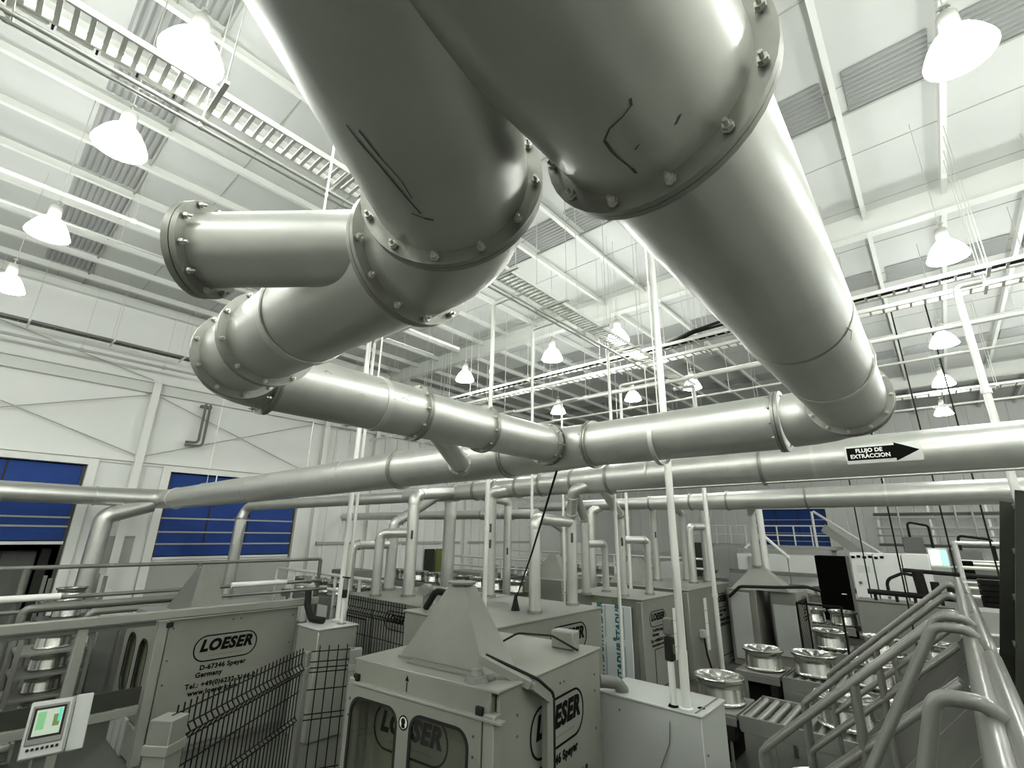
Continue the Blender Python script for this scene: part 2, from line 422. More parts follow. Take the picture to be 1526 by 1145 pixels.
door3 = dock_door('door_3', 'x', *DBX, 3.1, DZ, YB, [5.3, 4.3, 3.7], 'dock door with blue curtain in back wall')
# the yard seen under the half-open door, unlit: its ground, a container, a post
struct('yard_ground', MB().box((XL-3.3, 0.2, -0.1), (6.0, 14.0, 0.2)), 'wainscot')
solo('loading_container', MB().box((XL-2.0, 1.9, 1.55), (1.0, 0.9, 3.1), 0.03).box((XL-1.48, 1.9, 1.55), (0.04, 0.06, 3.0)).box((XL-1.48, 1.6, 1.55), (0.03, 0.04, 3.0)), 'mid_grey', 'grey container standing outside the half-open dock door', 'container')
solo('bollard_post', MB().box((XL-0.9, 2.5, 1.6), (0.25, 0.25, 3.2), 0.02), 'olive_dark', 'dark green post just outside the half-open dock door', 'post')

# ------------------------------------------------------------------ high-bay lamps
def lamp_proto():
    out = []
    out.append(('reflector', MB().lathe((0,0,0), [(0.10,0.46),(0.16,0.44),(0.25,0.34),(0.33,0.20),(0.40,0.03),(0.405,0.0),(0.38,0.0),(0.30,0.18),(0.2,0.33),(0.1,0.4),(0.001,0.41)], 20).mesh('reflector', 'glow')))
    out.append(('ballast_housing', MB().lathe((0,0,0), [(0.001,0.80),(0.10,0.80),(0.12,0.77),(0.12,0.50),(0.09,0.46),(0.001,0.46)], 16).mesh('ballast_housing', 'wainscot')))
    out.append(('hook', MB().tube([(0,0,0.80),(0,0,0.93)], 0.015, 6).box((0,0,0.93),(0.16,0.04,0.02)).mesh('hook', 'galv')))
    return out
LP = lamp_proto()
KL, ZL = 0.80, 9.41   # lamps hang a little above the cable ladders
# the fifteen lamps the photograph shows
LAMPS = [(KL*a, KL*b) for a, b in ((1.46,8.14),(1.34,14.98),(1.24,22.33),(1.21,28.61),(1.18,35.7),(-7.26,0.77),(-10.31,0.46),(-15.19,-0.06),(-19.96,-0.52),
         (-7.76,14.62),(-10.78,14.67),(-15.64,14.37),(-7.89,22.08),(-11.11,22.26),(-15.89,22.17))]
# the same rows going on over the camera, behind it and to its right
LAMPS_OFF = [(KL*a, KL*b) for a, b in ((5.8,0.5),(5.8,8.1),(6.1,14.2),(5.8,22.3),(5.8,29),(5.8,36),(1.45,0.6),(-3.1,0.6),
         (5.8,-6.6),(1.45,-6.6),(-3.1,-6.6),(-7.5,-6.6),(-11.5,-6.6),(-16,-6.6),(-22,-6.6),(9.2,5),(9.2,18),(9.2,32),(9.2,45))]
for i, (X, Y) in enumerate(LAMPS + LAMPS_OFF):
    if i < len(LAMPS): t = thing('high_bay_lamp', 'glowing bell-shaped high-bay lamp hung from the roof purlins', 'lamp', (X, Y, ZL), 0, 'high-bay lamps under the roof')
    else: t = thing('high_bay_lamp_offscreen', 'high-bay lamp of the rows over and behind the access platform', 'lamp', (X, Y, ZL), 0, 'high-bay lamps around the access platform')
    for nm, me in LP: inst(nm, me, t, Matrix.Translation((X, Y, ZL)) @ Matrix.Scale(0.84, 4))
    MB().tube([(X,Y,ZL+.77),(X,Y,ZC)], 0.008, 5).box((X,Y,ZL+.79),(0.08,0.08,0.02)).build('hanger', 'galv', t)
# ------------------------------------------------------------------ extraction ducts
BOLT = MB().lathe((0,0,0), [(0.001,-0.022),(0.007,-0.022),(0.007,0.012),(0.0195,0.012),(0.0195,0.016),(0.0165,0.016),(0.0165,0.030),(0.0075,0.030),(0.0075,0.052),(0.001,0.052)], 6).mesh('bolt', 'bolt_steel', smooth=False)
def flange(t, c, ax, r, wd=0.045, th=0.022, nb=10, ph=0.2, m='flange_steel', bs=1.0):
    """bolted pair of flange rings on a duct; the bolts are its sub-parts"""
    c = Vector(c); ax = Vector(ax).normalized(); u = Vector((0,0,1))
    if abs(ax.dot(u)) > .95: u = Vector((1,0,0))
    x = ax.cross(u).normalized(); y = ax.cross(x)
    f = MB().ring(c-ax*th*.55, ax, r-0.012, r+wd, th*.9).ring(c+ax*th*.55, ax, r-0.012, r+wd*0.97, th*.9).build('flange', m, t)
    WM[f.name] = WM[t.name]
    for k in range(nb):
        q = ph + 2*PI*k/nb; p = c + (x*math.cos(q)+y*math.sin(q))*(r+wd*0.55)
        o = inst('bolt', BOLT, f, frame_to(-ax, p-ax*th*.9) @ Matrix.Scale(bs*0.72, 4))
    return f
def hanger(t, x, y, z0, r):
    MB().tube([(x,y,z0), (x,y,ZC-0.01)], 0.008, 5).build('hanger_rod', 'galv', t)
    MB().ring((x,y,z0-r), HANG[0], r+0.001, r+0.010, 0.05, 28).build('hanger_strap', 'galv', t)
HANG = [(0,1,0)]
Z5 = 5.05
# --- main duct overhead with its elbow
d1 = thing('main_extraction_duct', 'large steel extraction duct passing overhead and ending in an elbow', 'duct', (-0.37, 2.0, 4.75))
MB().tube([(-0.37,YF+0.02,Z5),(-0.37,-1.3,Z5)], 0.36, 48).build('trunk_section', 'duct_steel', d1)
MB().tube([(-0.37,-1.3,Z5),(-0.37,-0.6,Z5)], [0.36,0.256], 48).build('reducer', 'duct_steel', d1)
MB().tube([(-0.37,-0.6,Z5),(-0.37,0.92,Z5)], 0.256, 64).build('duct_section', 'duct_steel', d1)
MB().tube([(-0.37,0.93,Z5),(-0.375,2.50,Z5)], 0.250, 64).build('duct_section', 'duct_steel', d1)
MB().ring((-0.377,2.508,Z5), (0,1,0), 0.20, 0.243, 0.02, 64).build('joint_gap', 'dark_joint', d1)
MB().tube([(-0.38,2.518,Z5),(-0.385,4.42,Z5)], [0.256,0.250], 64).build('duct_section', 'duct_steel', d1)
MB().tube(bend((-0.385,4.0,Z5), (-0.385,5.0,Z5), (-1.6,5.0,Z5), 0.52, 5), 0.250, 48).build('elbow', 'duct_steel', d1)
flange(d1, (-0.37,0.925,Z5), (0,1,0), 0.255, 0.052, 0.02, 12, 0.35)
flange(d1, (-0.385,4.40,Z5), (0,1,0), 0.25, 0.045, 0.022, 12, 0.1)
flange(d1, (-0.385,4.50,Z5), (0,1,0), 0.25, 0.045, 0.018, 12, 0.35)
def on_y(cx, cz, r, th, y): return Vector((cx + r*math.cos(math.radians(th)), y, cz + r*math.sin(math.radians(th))))
def scuff(t, cx, cz, r, pts, wd):
    mb = MB(); P = []
    for th, y in pts: P.append((th, y))
    for (a, y0), (b, y1) in zip(P[:-1], P[1:]):
        w_ = wd*random.uniform(.5, 1.2); da = math.degrees(w_/r)
        q = [on_y(cx,cz,r+.0012,a-da/2,y0), on_y(cx,cz,r+.0012,a+da/2,y0+w_*.3), on_y(cx,cz,r+.0012,b+da/2,y1+w_*.3), on_y(cx,cz,r+.0012,b-da/2,y1)]
        mb.add(q, [(0,1,2,3)])
    mb.build('scuff_mark', 'scuff', t)
scuff(d1, -0.37, Z5, 0.256, [(-74.7,.672),(-76,.687),(-81,.694),(-88.7,.701),(-94.3,.722),(-95,.76),(-94.6,.787),(-93,.83),(-92.7,.852)], 0.008)
scuff(d1, -0.37, Z5, 0.256, [(-62,.79),(-66,.80)], 0.012); scuff(d1, -0.37, Z5, 0.256, [(-83,.78),(-86,.787)], 0.006)
scuff(d1, -0.378, Z5, 0.256, [(-27,2.46),(-33,2.50),(-40,2.52)], 0.007); scuff(d1, -0.378, Z5, 0.257, [(-34,2.46),(-30,2.56),(-36,2.62)], 0.007)
HANG[0] = (0,1,0)
for Y in (-4.0, 3.4): hanger(d1, -0.375, Y, Z5+0.25 if Y > 0 else Z5+.36, 0.25 if Y > 0 else .36)
# --- branch: 34 degree take-off, elbow, Y fitting with capped stub, elbow, run to the header
u = Vector((-0.559, 0.829, 0))
B0 = Vector((-0.37, -0.106, Z5)); BE = B0 + u*1.10; KN = Vector((-1.102, 0.98, Z5))
d2 = thing('branch_extraction_duct', 'steel branch duct bending through a Y fitting with a capped stub', 'duct', (-1.9, 0.98, 4.75))
MB().tube([B0 - u*0.05, BE], 0.249, 64).build('duct_section', 'duct_steel', d2)
MB().tube(bend(BE, KN, KN+Vector((-1,0,0)), 0.39, 6) + [Vector((-1.42,0.98,Z5))], 0.245, 56).build('elbow', 'duct_steel', d2)
flange(d2, BE, u, 0.249, 0.045, 0.022, 12, 0.1)
flange(d2, (-1.40,0.98,Z5), (-1,0,0), 0.243, 0.045, 0.022, 12, 0.3)
MB().tube([(-1.41,0.98,Z5),(-2.74,0.98,Z5)], [0.243,0.236], 56).build('y_fitting', 'duct_steel', d2)
ST = Vector((-2.06,0.42,Z5+0.02)); SB = Vector((-1.40,0.94,Z5+0.02)); sdir = (ST-SB).normalized()
stub = MB().tube([SB, ST], 0.148, 48).build('capped_stub', 'duct_steel', d2)
flange(d2, ST-sdir*0.01, sdir, 0.148, 0.045, 0.026, 10, 0.25)
MB().tube([ST+sdir*0.015, ST+sdir*0.022], 0.19, 48).build('blank_cover', 'flange_steel', d2)
flange(d2, (-2.75,0.98,Z5), (-1,0,0), 0.236, 0.045, 0.022, 10, 0.3)
MB().tube([(-2.76,0.98,Z5),(-3.17,0.98,Z5)], 0.236, 48).build('duct_section', 'duct_steel', d2)
flange(d2, (-3.18,0.98,Z5), (-1,0,0), 0.236, 0.045, 0.022, 10, 0.1)
MB().tube([(-3.19,0.98,Z5)] + bend((-3.0,0.98,Z5), (-3.52,0.98,Z5), (-3.52,2,Z5), 0.30, 6), 0.233, 48).build('elbow', 'duct_steel', d2)
flange(d2, (-3.52,1.30,Z5), (0,1,0), 0.230, 0.042, 0.022, 10, 0.2)
MB().tube([(-3.52,1.31,Z5),(-3.52,2.62,Z5)], 0.230, 48).build('duct_section', 'duct_steel', d2)
flange(d2, (-3.52,2.63,Z5), (0,1,0), 0.228, 0.035, 0.022, 10, 0.0)
MB().tube([(-3.52,2.64,Z5),(-3.52,3.52,Z5)], 0.222, 48).build('y_fitting', 'duct_steel', d2)
flange(d2, (-3.52,3.53,Z5), (0,1,0), 0.220, 0.035, 0.022, 10, 0.2)
MB().tube([(-3.52,3.54,Z5),(-3.52,4.62,Z5)], 0.218, 48).build('duct_section', 'duct_steel', d2)
flange(d2, (-3.52,4.63,Z5), (0,1,0), 0.218, 0.04, 0.022, 10, 0.1)
flange(d2, (-3.52,4.72,Z5), (0,1,0), 0.218, 0.04, 0.018, 10, 0.1)
Q0 = Vector((-3.56,2.85,Z5-0.02)); Q1 = Vector((-4.92,4.55,4.86)); qd = (Q1-Q0).normalized()
MB().tube([Q0, Q1], 0.125, 32).build('lateral_stub', 'duct_steel', d2)
flange(d2, Q1-qd*0.25, qd, 0.125, 0.035, 0.02, 8, 0.1)
for a, y0, y1 in ((150,1.9,1.95),(160,2.2,2.24),(172,2.35,2.42),(180,1.6,1.66),(165,2.3,2.38),(190,2.1,2.2),(168,2.45,2.48)):
    scuff(d2, -3.52, Z5, 0.2305, [(a-150-8,y0),(a-150-4,(y0+y1)/2),(a-150-10,y1)], 0.006)
def scuff_branch(pts, wd=0.006):
    v = Vector((0.829,0.559,0)); mb = MB(); L = []
    for th, s in pts: L.append(B0 + u*s + (v*math.cos(math.radians(th)) + Vector((0,0,1))*math.sin(math.radians(th)))*0.2505)
    for a, b in zip(L[:-1], L[1:]):
        d = (b-a).normalized(); n_ = ((a-B0) - u*(a-B0).dot(u)).normalized(); x = d.cross(n_)*wd*random.uniform(.4,.9)
        mb.add([a-x, a+x, b+x, b-x], [(0,1,2,3)])
    mb.build('scuff_mark', 'scuff', d2)
scuff_branch([(-112,.62),(-110,.66),(-104,.74),(-98,.84),(-94,.90)], .004); scuff_branch([(-106,.63),(-102,.70),(-96,.78),(-95,.84)], .0035); scuff_branch([(-100,.90),(-93,.92),(-88,.93)], .005)
HANG[0] = (0,1,0); hanger(d2, -3.52, 2.2, Z5+0.23, 0.23)
HANG[0] = (1,0,0); hanger(d2, -2.3, 0.98, Z5+0.24, 0.24)
# --- headers across the hall
def header(name, label, segs, flanges, base, seams=()):
    """segs: (x0, x1, y0, y1, z0, z1, r0, r1) pieces of a pipe running across the hall"""
    t = thing(name, label, 'duct', base)
    for x0, x1, y0, y1, z0, z1, r0, r1 in segs:
        MB().tube([(x0,y0,z0),(x1,y1,z1)], [r0,r1], 40).build('duct_section' if abs(r0-r1) < .02 else 'reducer', 'pipe_steel', t)
    for x, y, z, r, nb in flanges: flange(t, (x,y,z), (1,0,0), r, 0.03, 0.03, nb, 0.2, 'flange_steel', 1.0)
    for x, y, z, r in seams: MB().ring((x,y,z), (1,0,0), r-0.01, r+0.006, 0.02, 40).build('seam_band', 'pipe_steel', t)
    return t
h1 = header('collector_header', 'long collector header crossing the hall, joined by two big overhead ducts', [
    (-0.96,-3.0,5,5,Z5,Z5,.262,.262), (-3.0,-4.45,5,5,Z5,5.03,.262,.290), (-4.45,-6.93,5,5,5.03,5.02,.295,.305),
    (-6.93,-13.2,5,5,5.02,4.97,.312,.335), (-13.2,-19.7,5,5,4.97,4.94,.338,.345)],
    [(-0.98,5,Z5,.262,12), (-3.05,5,Z5,.262,12), (-4.40,5,5.03,.288,0), (-6.93,5,5.02,.308,12)], (-6, 5, 4.7), [(-8.7,5,5.01,.32), (-3.6,5,Z5,.275), (-13.2,5,4.97,.337)])
MB().tube(path([(-19.7,5,4.94),(-21.0,5,4.94),(-21.0,3.0,4.94)], 0.55, 5), [.345]+[.33]*6+[.29], 40).build('elbow', 'pipe_steel', h1)
MB().tube([(-21.0,3.0,4.94),(-21.0,YF+0.05,4.86)], 0.285, 40).build('duct_section', 'pipe_steel', h1)
MB().ring((-19.75,5,4.94), (1,0,0), .33, .365, .05, 40).build('seam_band', 'pipe_steel', h1)
for Y in (3.0, 4.1): MB().ring((-21.0,Y,4.94), (0,1,0), .27, .315, .04, 40).build('seam_band', 'pipe_steel', h1)
HANG[0] = (1,0,0)
for X in (-2.2, -10.5, -17.0): hanger(h1, X, 5, 5.0+(.31 if X < -4 else .262), .31 if X < -4 else .262)
MB().tube([(-20.6,5.0,5.25),(-17.5,5.4,5.35),(-17.5,5.4,5.7)], 0.02, 6).build('pipe_bracket', 'galv', h1)
h2 = header('flow_header', 'wide header pipe carrying the black extraction flow arrow', [
    (XR-0.02,-2.4,9.9,9.9,5.38,5.29,.355,.355), (-2.4,-5.6,9.9,9.9,5.29,5.24,.35,.345), (-5.6,-7.6,9.9,9.9,5.24,5.19,.335,.27),
    (-7.6,-9.9,9.9,9.9,5.19,5.14,.27,.26), (-9.9,-12.2,9.9,9.9,5.14,5.10,.25,.20), (-12.2,-13.4,9.9,9.9,5.10,5.07,.20,.19), (-13.4,-20.0,9.9,7.75,5.07,4.83,.185,.18)],
    [(-2.35,9.9,5.29,.352,0), (-5.6,9.9,5.24,.345,0), (-6.6,9.9,5.21,.30,0), (-7.6,9.9,5.19,.275,0), (-8.4,9.9,5.17,.268,0), (-9.2,9.9,5.155,.265,0), (-10.0,9.9,5.14,.26,0), (-10.9,9.9,5.12,.235,0), (-12.2,9.9,5.10,.20,0)], (-6, 9.9, 4.9),
    [(-2.9,9.9,5.30,.352), (3.2,9.9,5.33,.355), (-15.8,9.12,4.98,.185), (-18.0,8.4,4.9,.183)])
MB().tube(path([(-20.0,7.75,4.83),(-20.5,7.6,4.81),(-20.5,7.4,4.2)], 0.3, 5), 0.175, 24).build('elbow', 'pipe_steel', h2)
MB().tube([(-20.48,7.45,4.35),(-20.48,7.40,0.0)], 0.20, 24).build('down_pipe', 'pipe_steel', h2)
MB().ring((-20.48,7.45,4.36), (0,0,1), .17, .26, .04, 28).build('collar', 'flange_steel', h2)
MB().prism([(-20.2,7.2,4.3),(-20.2,7.2,3.4),(-20.2,7.32,3.4),(-20.2,7.55,4.3)], (-0.04,0,0)).build('gusset_plate', 'galv', h2)
for X in (-1.5, 3.0, -4.6, -11.5): hanger(h2, X, 9.9, 5.3+(.35 if X > -5 else .16), .35 if X > -5 else .21)
MB().bar((XR-.1,9.72,5.03),(-5.4,9.76,4.93),0.03,0.02).build('support_strip', 'galv', h2)
# the flow sticker, wrapped on the pipe
def wrap(me_or_pts, x0, y0, cy, cz, r):
    out = []
    for x, y in me_or_pts:
        a = (y0+y)/r; out.append(Vector((x0+x, cy - r*math.cos(a), cz + r*math.sin(a))))
    return out
SX, SY, SR = -0.52, 0.005, 0.3575
st = MB(); nx, ny = 10, 8
def grid_patch(mb, poly_w, poly_h, r):
    o = len(mb.v)
    for j in range(ny+1):
        mb.v += wrap([(-poly_w/2 + poly_w*i/nx, -poly_h/2 + poly_h*j/ny) for i in range(nx+1)], SX, SY, 9.9, 5.30, r)
    for j in range(ny):
        for i in range(nx): a = o+j*(nx+1)+i; mb.f.append((a, a+1, a+nx+2, a+nx+1))
grid_patch(st, 0.98, 0.30, SR)
sticker = st.build('flow_sticker', 'paper', h2); sticker['label'] = 'white sticker with black arrow reading FLUJO DE EXTRACCION'
ar = MB()
for x0, x1, h0, h1_ in ((-0.47,0.16,0.105,0.105), (0.16,0.455,0.15,0.004)):
    o = len(ar.v); k = 12; g = 8
    for i in range(k+1):
        hh = h0 + (h1_-h0)*i/k
        ar.v += wrap([(x0+(x1-x0)*i/k, -hh + 2*hh*j/g + 0.012) for j in range(g+1)], SX, SY, 9.9, 5.30, SR+0.002)
    for i in range(k):
        for j in range(g): a = o+i*(g+1)+j; ar.f.append((a, a+1, a+g+2, a+g+1))
ar.build('arrow_print', 'ink', sticker)
for body, yy, xx, sz in (('FLUJO DE', 0.058, -0.17, 0.088), ('EXTRACCION', -0.034, -0.165, 0.088)):
    tm = text_mesh(body, sz, 'paper', 0, 0.003, 0.0, 1.02, 0.93)
    P = wrap([(v.co.x+xx, v.co.y+yy) for v in tm.vertices], SX, SY, 9.9, 5.30, SR+0.005)
    mb = MB(); mb.add(P, [tuple(p.vertices) for p in tm.polygons]); mb.build('lettering', 'white_paint', sticker, smooth=False)
h3 = header('far_header', 'slimmer header pipe running behind the flow-arrow pipe', [
    (XR-0.02,-2.9,16.56,16.56,5.16,5.12,.31,.30), (-2.9,-5.14,16.56,16.56,5.12,5.10,.295,.29), (-5.14,-7.9,16.56,16.56,5.10,5.09,.28,.24), (-7.9,-14.0,16.56,16.56,5.09,5.05,.22,.18)],
    [(-2.9,16.56,5.12,.295,0), (-5.14,16.56,5.10,.285,0), (-6.35,16.56,5.10,.26,0), (-7.82,16.56,5.09,.235,0), (-9.3,16.56,5.08,.21,0), (-11,16.56,5.07,.2,0)], (-4, 16.56, 4.8))
for X in (-1.0, 4.5, -9.0): hanger(h3, X, 16.56, 5.13+(.30 if X > -5 else .16), .30 if X > -5 else .215)
h4 = header('rear_header', 'small horizontal header pipe behind the drop pipes', [(-10.4,-22.98,13.2,13.2,4.62,4.62,.17,.17)], [(-11.5,13.2,4.62,.17,0), (-13,13.2,4.62,.17,0)], (-13,13.2,4.4))
hanger(h4, -12, 13.2, 4.79, .17); hanger(h4, -17, 13.2, 4.79, .17)
# --- drop pipes from the machines
ND = [0]
def drop(label, pts, r=0.115, rb=0.12, marks=(), m='drop_steel', tee=None):
    p0 = Vector(pts[0]); t = thing('drop_pipe', label, 'pipe', p0, 0, 'drop pipes between machines and headers')
    P = path(pts, rb, 5) if len(pts) > 2 else [Vector(p) for p in pts]
    # straight foot, elbow(s), run
    MB().tube(P, r, 20).build('pipe', m, t)
    MB().ring(p0+Vector((0,0,0.03)), (0,0,1), r-.005, r+0.035, 0.06, 24).build('foot_collar', 'flange_steel', t)
    for i in range(1, len(pts)-1):
        for a, b in ((pts[i-1], pts[i]), (pts[i+1], pts[i])):
            d = (Vector(a)-Vector(b)).normalized(); c = Vector(b) + d*(rb*1.15)
            MB().ring(c, d, r-.005, r+0.018, 0.035, 24).build('collar', m, t)
    for z in marks: MB().box((p0.x+r*.72, p0.y-r*.72, z), (0.05,0.05,0.22), .01).build('damper_slot', 'dark_joint', t)
    return t
DROPS = [
 ('drop pipe beside the grey hood, bent over at the top', [(-6.71,8.43,2.41),(-6.70,8.43,4.30),(-6.81,9.88,4.26)], .125, .16, ()),
 ('drop pipe rising in a slant to the flow-arrow header above', [(-6.82,9.97,2.41),(-6.80,9.97,4.35),(-6.45,9.55,4.95),(-5.9,9.9,5.2)], .125, .14, (3.9,)),
 ('drop pipe with angled head behind the foam-wrapped machine', [(-7.71,11.95,2.41),(-7.70,11.95,4.40),(-6.80,10.10,5.09)], .12, .15, ()),
 ('short drop pipe elbowed into its taller neighbour', [(-7.66,12.93,2.41),(-7.66,12.93,3.72),(-7.70,12.03,3.72)], .10, .13, ()),
 ('drop pipe with a dark slot on the foam-wrapped machine', [(-6.80,12.36,2.41),(-6.78,12.36,4.5),(-6.06,10.14,5.12)], .115, .15, (3.8,)),
 ('short drop pipe with elbow on the foam-wrapped machine top', [(-6.50,13.30,2.41),(-6.48,13.30,3.85),(-6.76,12.43,3.85)], .105, .13, ()),
 ('tall straight drop pipe reaching the far header', [(-8.21,17.48,2.41),(-8.20,17.48,5.05),(-7.5,16.6,5.08)], .13, .18, (4.0,)),
 ('drop pipe standing behind the pipe with two elbows', [(-7.48,18.38,2.41),(-7.46,18.38,4.8),(-7.28,16.72,5.05)], .12, .18, ()),
 ('drop pipe hooking over into the far header end', [(-6.76,18.49,2.41),(-6.74,18.49,5.05),(-5.9,16.8,5.1)], .11, .18, ()),
 ('short drop pipe with two elbows near the vertical conduit', [(-6.92,17.57,2.41),(-6.90,17.57,4.30),(-6.75,18.42,4.30)], .13, .15, ()),
 ('tall drop pipe capped by the small header beside the fence', [(-10.54,8.10,2.41),(-10.58,8.10,4.92),(-10.90,9.74,5.11)], .15, .2, (3.9,)),
 ('drop pipe with sleeve joint on the fenced machine', [(-11.08,7.49,2.41),(-11.10,7.49,3.92),(-10.66,8.05,3.94)], .12, .16, ()),
 ('drop pipe with a stepped elbow behind the sleeve-jointed pipe', [(-12.02,8.55,2.41),(-12.02,8.55,4.20),(-11.62,9.76,5.03)], .15, .16, ()),
 ('low drop pipe at the corner of the fenced machine', [(-12.23,7.40,2.41),(-12.23,7.40,3.60),(-12.05,8.42,3.62)], .12, .16, ()),
 ('tall drop pipe behind the steel hood peak', [(-13.91,12.37,0.0),(-13.91,12.37,5.3),(-12.6,9.9,5.12)], .23, .25, ()),
 ('thick drop pipe with dark slots behind the steel hood', [(-9.18,9.62,2.41),(-9.20,9.62,5.02),(-8.4,9.9,5.15)], .16, .18, (3.7,4.1)),
 ('slim drop pipe between the two thick ones', [(-11.11,12.48,0.0),(-11.11,12.48,5.0),(-10.6,10.1,5.1)], .13, .18, (3.4,)),
 ('distant drop pipe beyond the rear header', [(-10.20,16.21,0.0),(-10.20,16.30,4.8),(-9.9,16.56,5.0)], .16, .14, ()),
 ('distant hooked drop pipe beyond the rear header', [(-13.36,18.9,0.0),(-13.36,18.9,4.15),(-13.36,16.66,4.99)], .16, .2, ()),
 ('drop pipe feeding the sharp-peaked hood far down the row', [(-5.06,18.62,3.0),(-5.06,18.62,4.86),(-4.4,16.8,5.1)], .14, .2, ()),
 ('thick down pipe beside the half-open dock door', [(-20.9,3.30,0.0),(-20.9,3.36,4.30),(-20.95,4.6,4.75)], .27, .3, ()),
]
for a in DROPS: drop(*a)
# bracket plates on the pipe by the dock door
# ------------------------------------------------------------------ machines
TXT = {}
def lettering(t, body, size, c, xd, n, name='lettering', m='ink', shear=0.0, offset=0.0, xs=1.0, d=0.003, sp=1.08):
    k = (body, size, m, shear, offset, xs, sp)
    if k not in TXT: TXT[k] = text_mesh(body, size, m, shear, offset, 0.0015, sp, xs)
    return inst(name, TXT[k], t, plaque(Vector(c)+Vector(n)*d, xd, n))
def logo(t, c, xd, n, wd, address=True, gap=1.0, border=True):
    """maker's logo: capsule outline, heavy slanted letters, small line, address below (world coordinates)"""
    c = Vector(c); xd = Vector(xd).normalized(); n = Vector(n).normalized(); up = n.cross(xd)
    if border: loop_frame(MB(), plaque(c, xd, n), wd, wd*0.40, wd*0.19, wd*0.019, 0.004, 7).build('logo_border', 'ink', t, smooth=False)
    lettering(t, 'LOESER', wd*0.235, c+up*wd*0.035, xd, n, 'logo_lettering', 'ink', 0.22, wd*0.0125, 0.95, 0.003, 1.10)
    b = MB(); p = plaque(c-up*wd*0.115+n*0.002, xd, n); b.add([p@Vector(q) for q in ((-wd*.27,-.006*wd,0),(wd*.30,-.006*wd,0),(wd*.30,.006*wd,0),(-wd*.27,.006*wd,0))], [(0,1,2,3)])
    b.build('logo_strapline', 'mid_grey', t)
    if address:
        for i, (s, dx) in enumerate((('D-67346 Speyer', 0.0), ('Germany', -0.20), ('Tel.: +49(0)6232-3146-0', 0.02), ('www.loeser.com', -0.09))):
            yy = wd*(0.285 + 0.105*i + (0.04 if i > 1 else 0))*gap
            lettering(t, s, wd*0.10, c-up*yy+xd*wd*dx, xd, n, 'address_lettering', 'ink', 0.0, wd*0.0036)
def bx(t, name, m, c, d, ch=0.006, local=True):
    return MB().box(c, d, ch).build(name, m, t, local=local)
def screws(t, pts, n, r=0.012):
    for p in pts: MB().lathe(p, [(0.001,0.008),(r*.7,0.008),(r,0.0)], 8, n).build('screw', 'dark_joint', t)
def windows(t, M_, x0, x1, z0, z1, holes, depth, m):
    """plate with rounded windows, each with black gasket and dark pane; M_ is the plate's world matrix, x/y in plate"""
    xs = [x0] + [(holes[i][0]+holes[i][2]/2 + holes[i+1][0]-holes[i+1][2]/2)/2 for i in range(len(holes)-1)] + [x1]
    mb = MB()
    for i, h in enumerate(holes): holed(mb, M_, xs[i], xs[i+1], z0, z1, h, depth)
    dr = mb.build('door', m, t, smooth=False); WM[dr.name] = WM[t.name]
    for h in holes:
        g = loop_frame(MB(), M_ @ Matrix.Translation((h[0], h[1], depth-0.012)), h[2]+.03, h[3]+.03, h[4]+.015, 0.035, 0.018, 6).build('window_gasket', 'rubber_black', dr, smooth=False)
        A = rrect(h[2], h[3], h[4], 6); MB().prism([M_ @ Vector((h[0]+x, h[1]+y, depth*.3)) for x, y in A], M_.to_3x3() @ Vector((0,0,0.006))).build('window_pane', 'glass_dark', dr, smooth=False)
    return dr

# --- machine with the big steel hood, front door with two windows
a7 = math.radians(7)
m1 = thing('polishing_machine', 'grey polishing cabinet with steel pyramid hood and two-window door', 'machine', (-4.88, 4.0, 0), a7)
W1 = WM[m1.name]; fx, fy = Vector((math.cos(a7), math.sin(a7), 0)), Vector((-math.sin(a7), math.cos(a7), 0))
L1 = lambda x, y, z: W1 @ Vector((x, y, z))
bx(m1, 'side_panel', 'machine', (1.04, 1.36, 1.2), (0.04, 2.5, 2.38)); bx(m1, 'side_panel', 'machine', (-1.18, 1.36, 1.2), (0.04, 2.5, 2.38))
bx(m1, 'rear_panel', 'machine', (-0.07, 2.59, 1.2), (2.22, 0.03, 2.38)); bx(m1, 'inner_panel', 'machine', (-0.07, 0.32, 1.15), (2.16, 0.03, 2.1))
bx(m1, 'top_plate', 'machine', (-0.07, 1.34, 2.395), (2.30, 2.58, 0.03), 0.01)
bx(m1, 'fascia', 'machine', (-0.10, 0.10, 2.27), (2.18, 0.10, 0.25), 0.01)
bx(m1, 'corner_post', 'machine_light', (1.0, 0.07, 1.1), (0.14, 0.14, 2.2), 0.01); bx(m1, 'corner_post', 'machine_light', (-1.18, 0.07, 1.1), (0.10, 0.14, 2.2), 0.01)
MB().box((0.02,0.03,2.15),(2.30,0.10,0.03),0.006,).build('door_lip', 'machine_light', m1, local=True)
dm = Matrix.Translation((0,0,0))
PM = W1 @ plaque((0,0.02,0), (1,0,0), (0,-1,0))
windows(m1, PM, -1.22, 0.92, 0.3, 2.13, [(-0.72,1.38,0.82,1.26,0.16), (0.33,1.38,0.84,1.26,0.16)], 0.03, 'machine')
for x in (-1.12, 0.86): bx(m1, 'hinge_block', 'rubber_black', (x, 0.035, 2.205), (0.09, 0.05, 0.08))
logo(m1, L1(-0.40, 0.304, 1.66), fx, -fy, 1.25, False)
logo(m1, L1(1.062, 1.38, 1.80), fy, fx, 1.34)
screws(m1, [L1(1.061, y, z) for y in (0.45, 2.42) for z in (2.1, 1.9, 1.45)] + [L1(1.061, 1.42, 2.2), L1(1.061,1.52,2.2)], fx, 0.016)
screws(m1, [L1(x, -0.012, z) for x in (-1.16, 0.82) for z in (1.98, 1.80)], -fy, 0.016)
sg = loop_frame(MB(), PM @ Matrix.Translation((-0.195,1.90,0.03)), 0.15, 0.15, 0.074, 0.016, 0.004, 8).build('safety_sign', 'ink', m1, smooth=False)
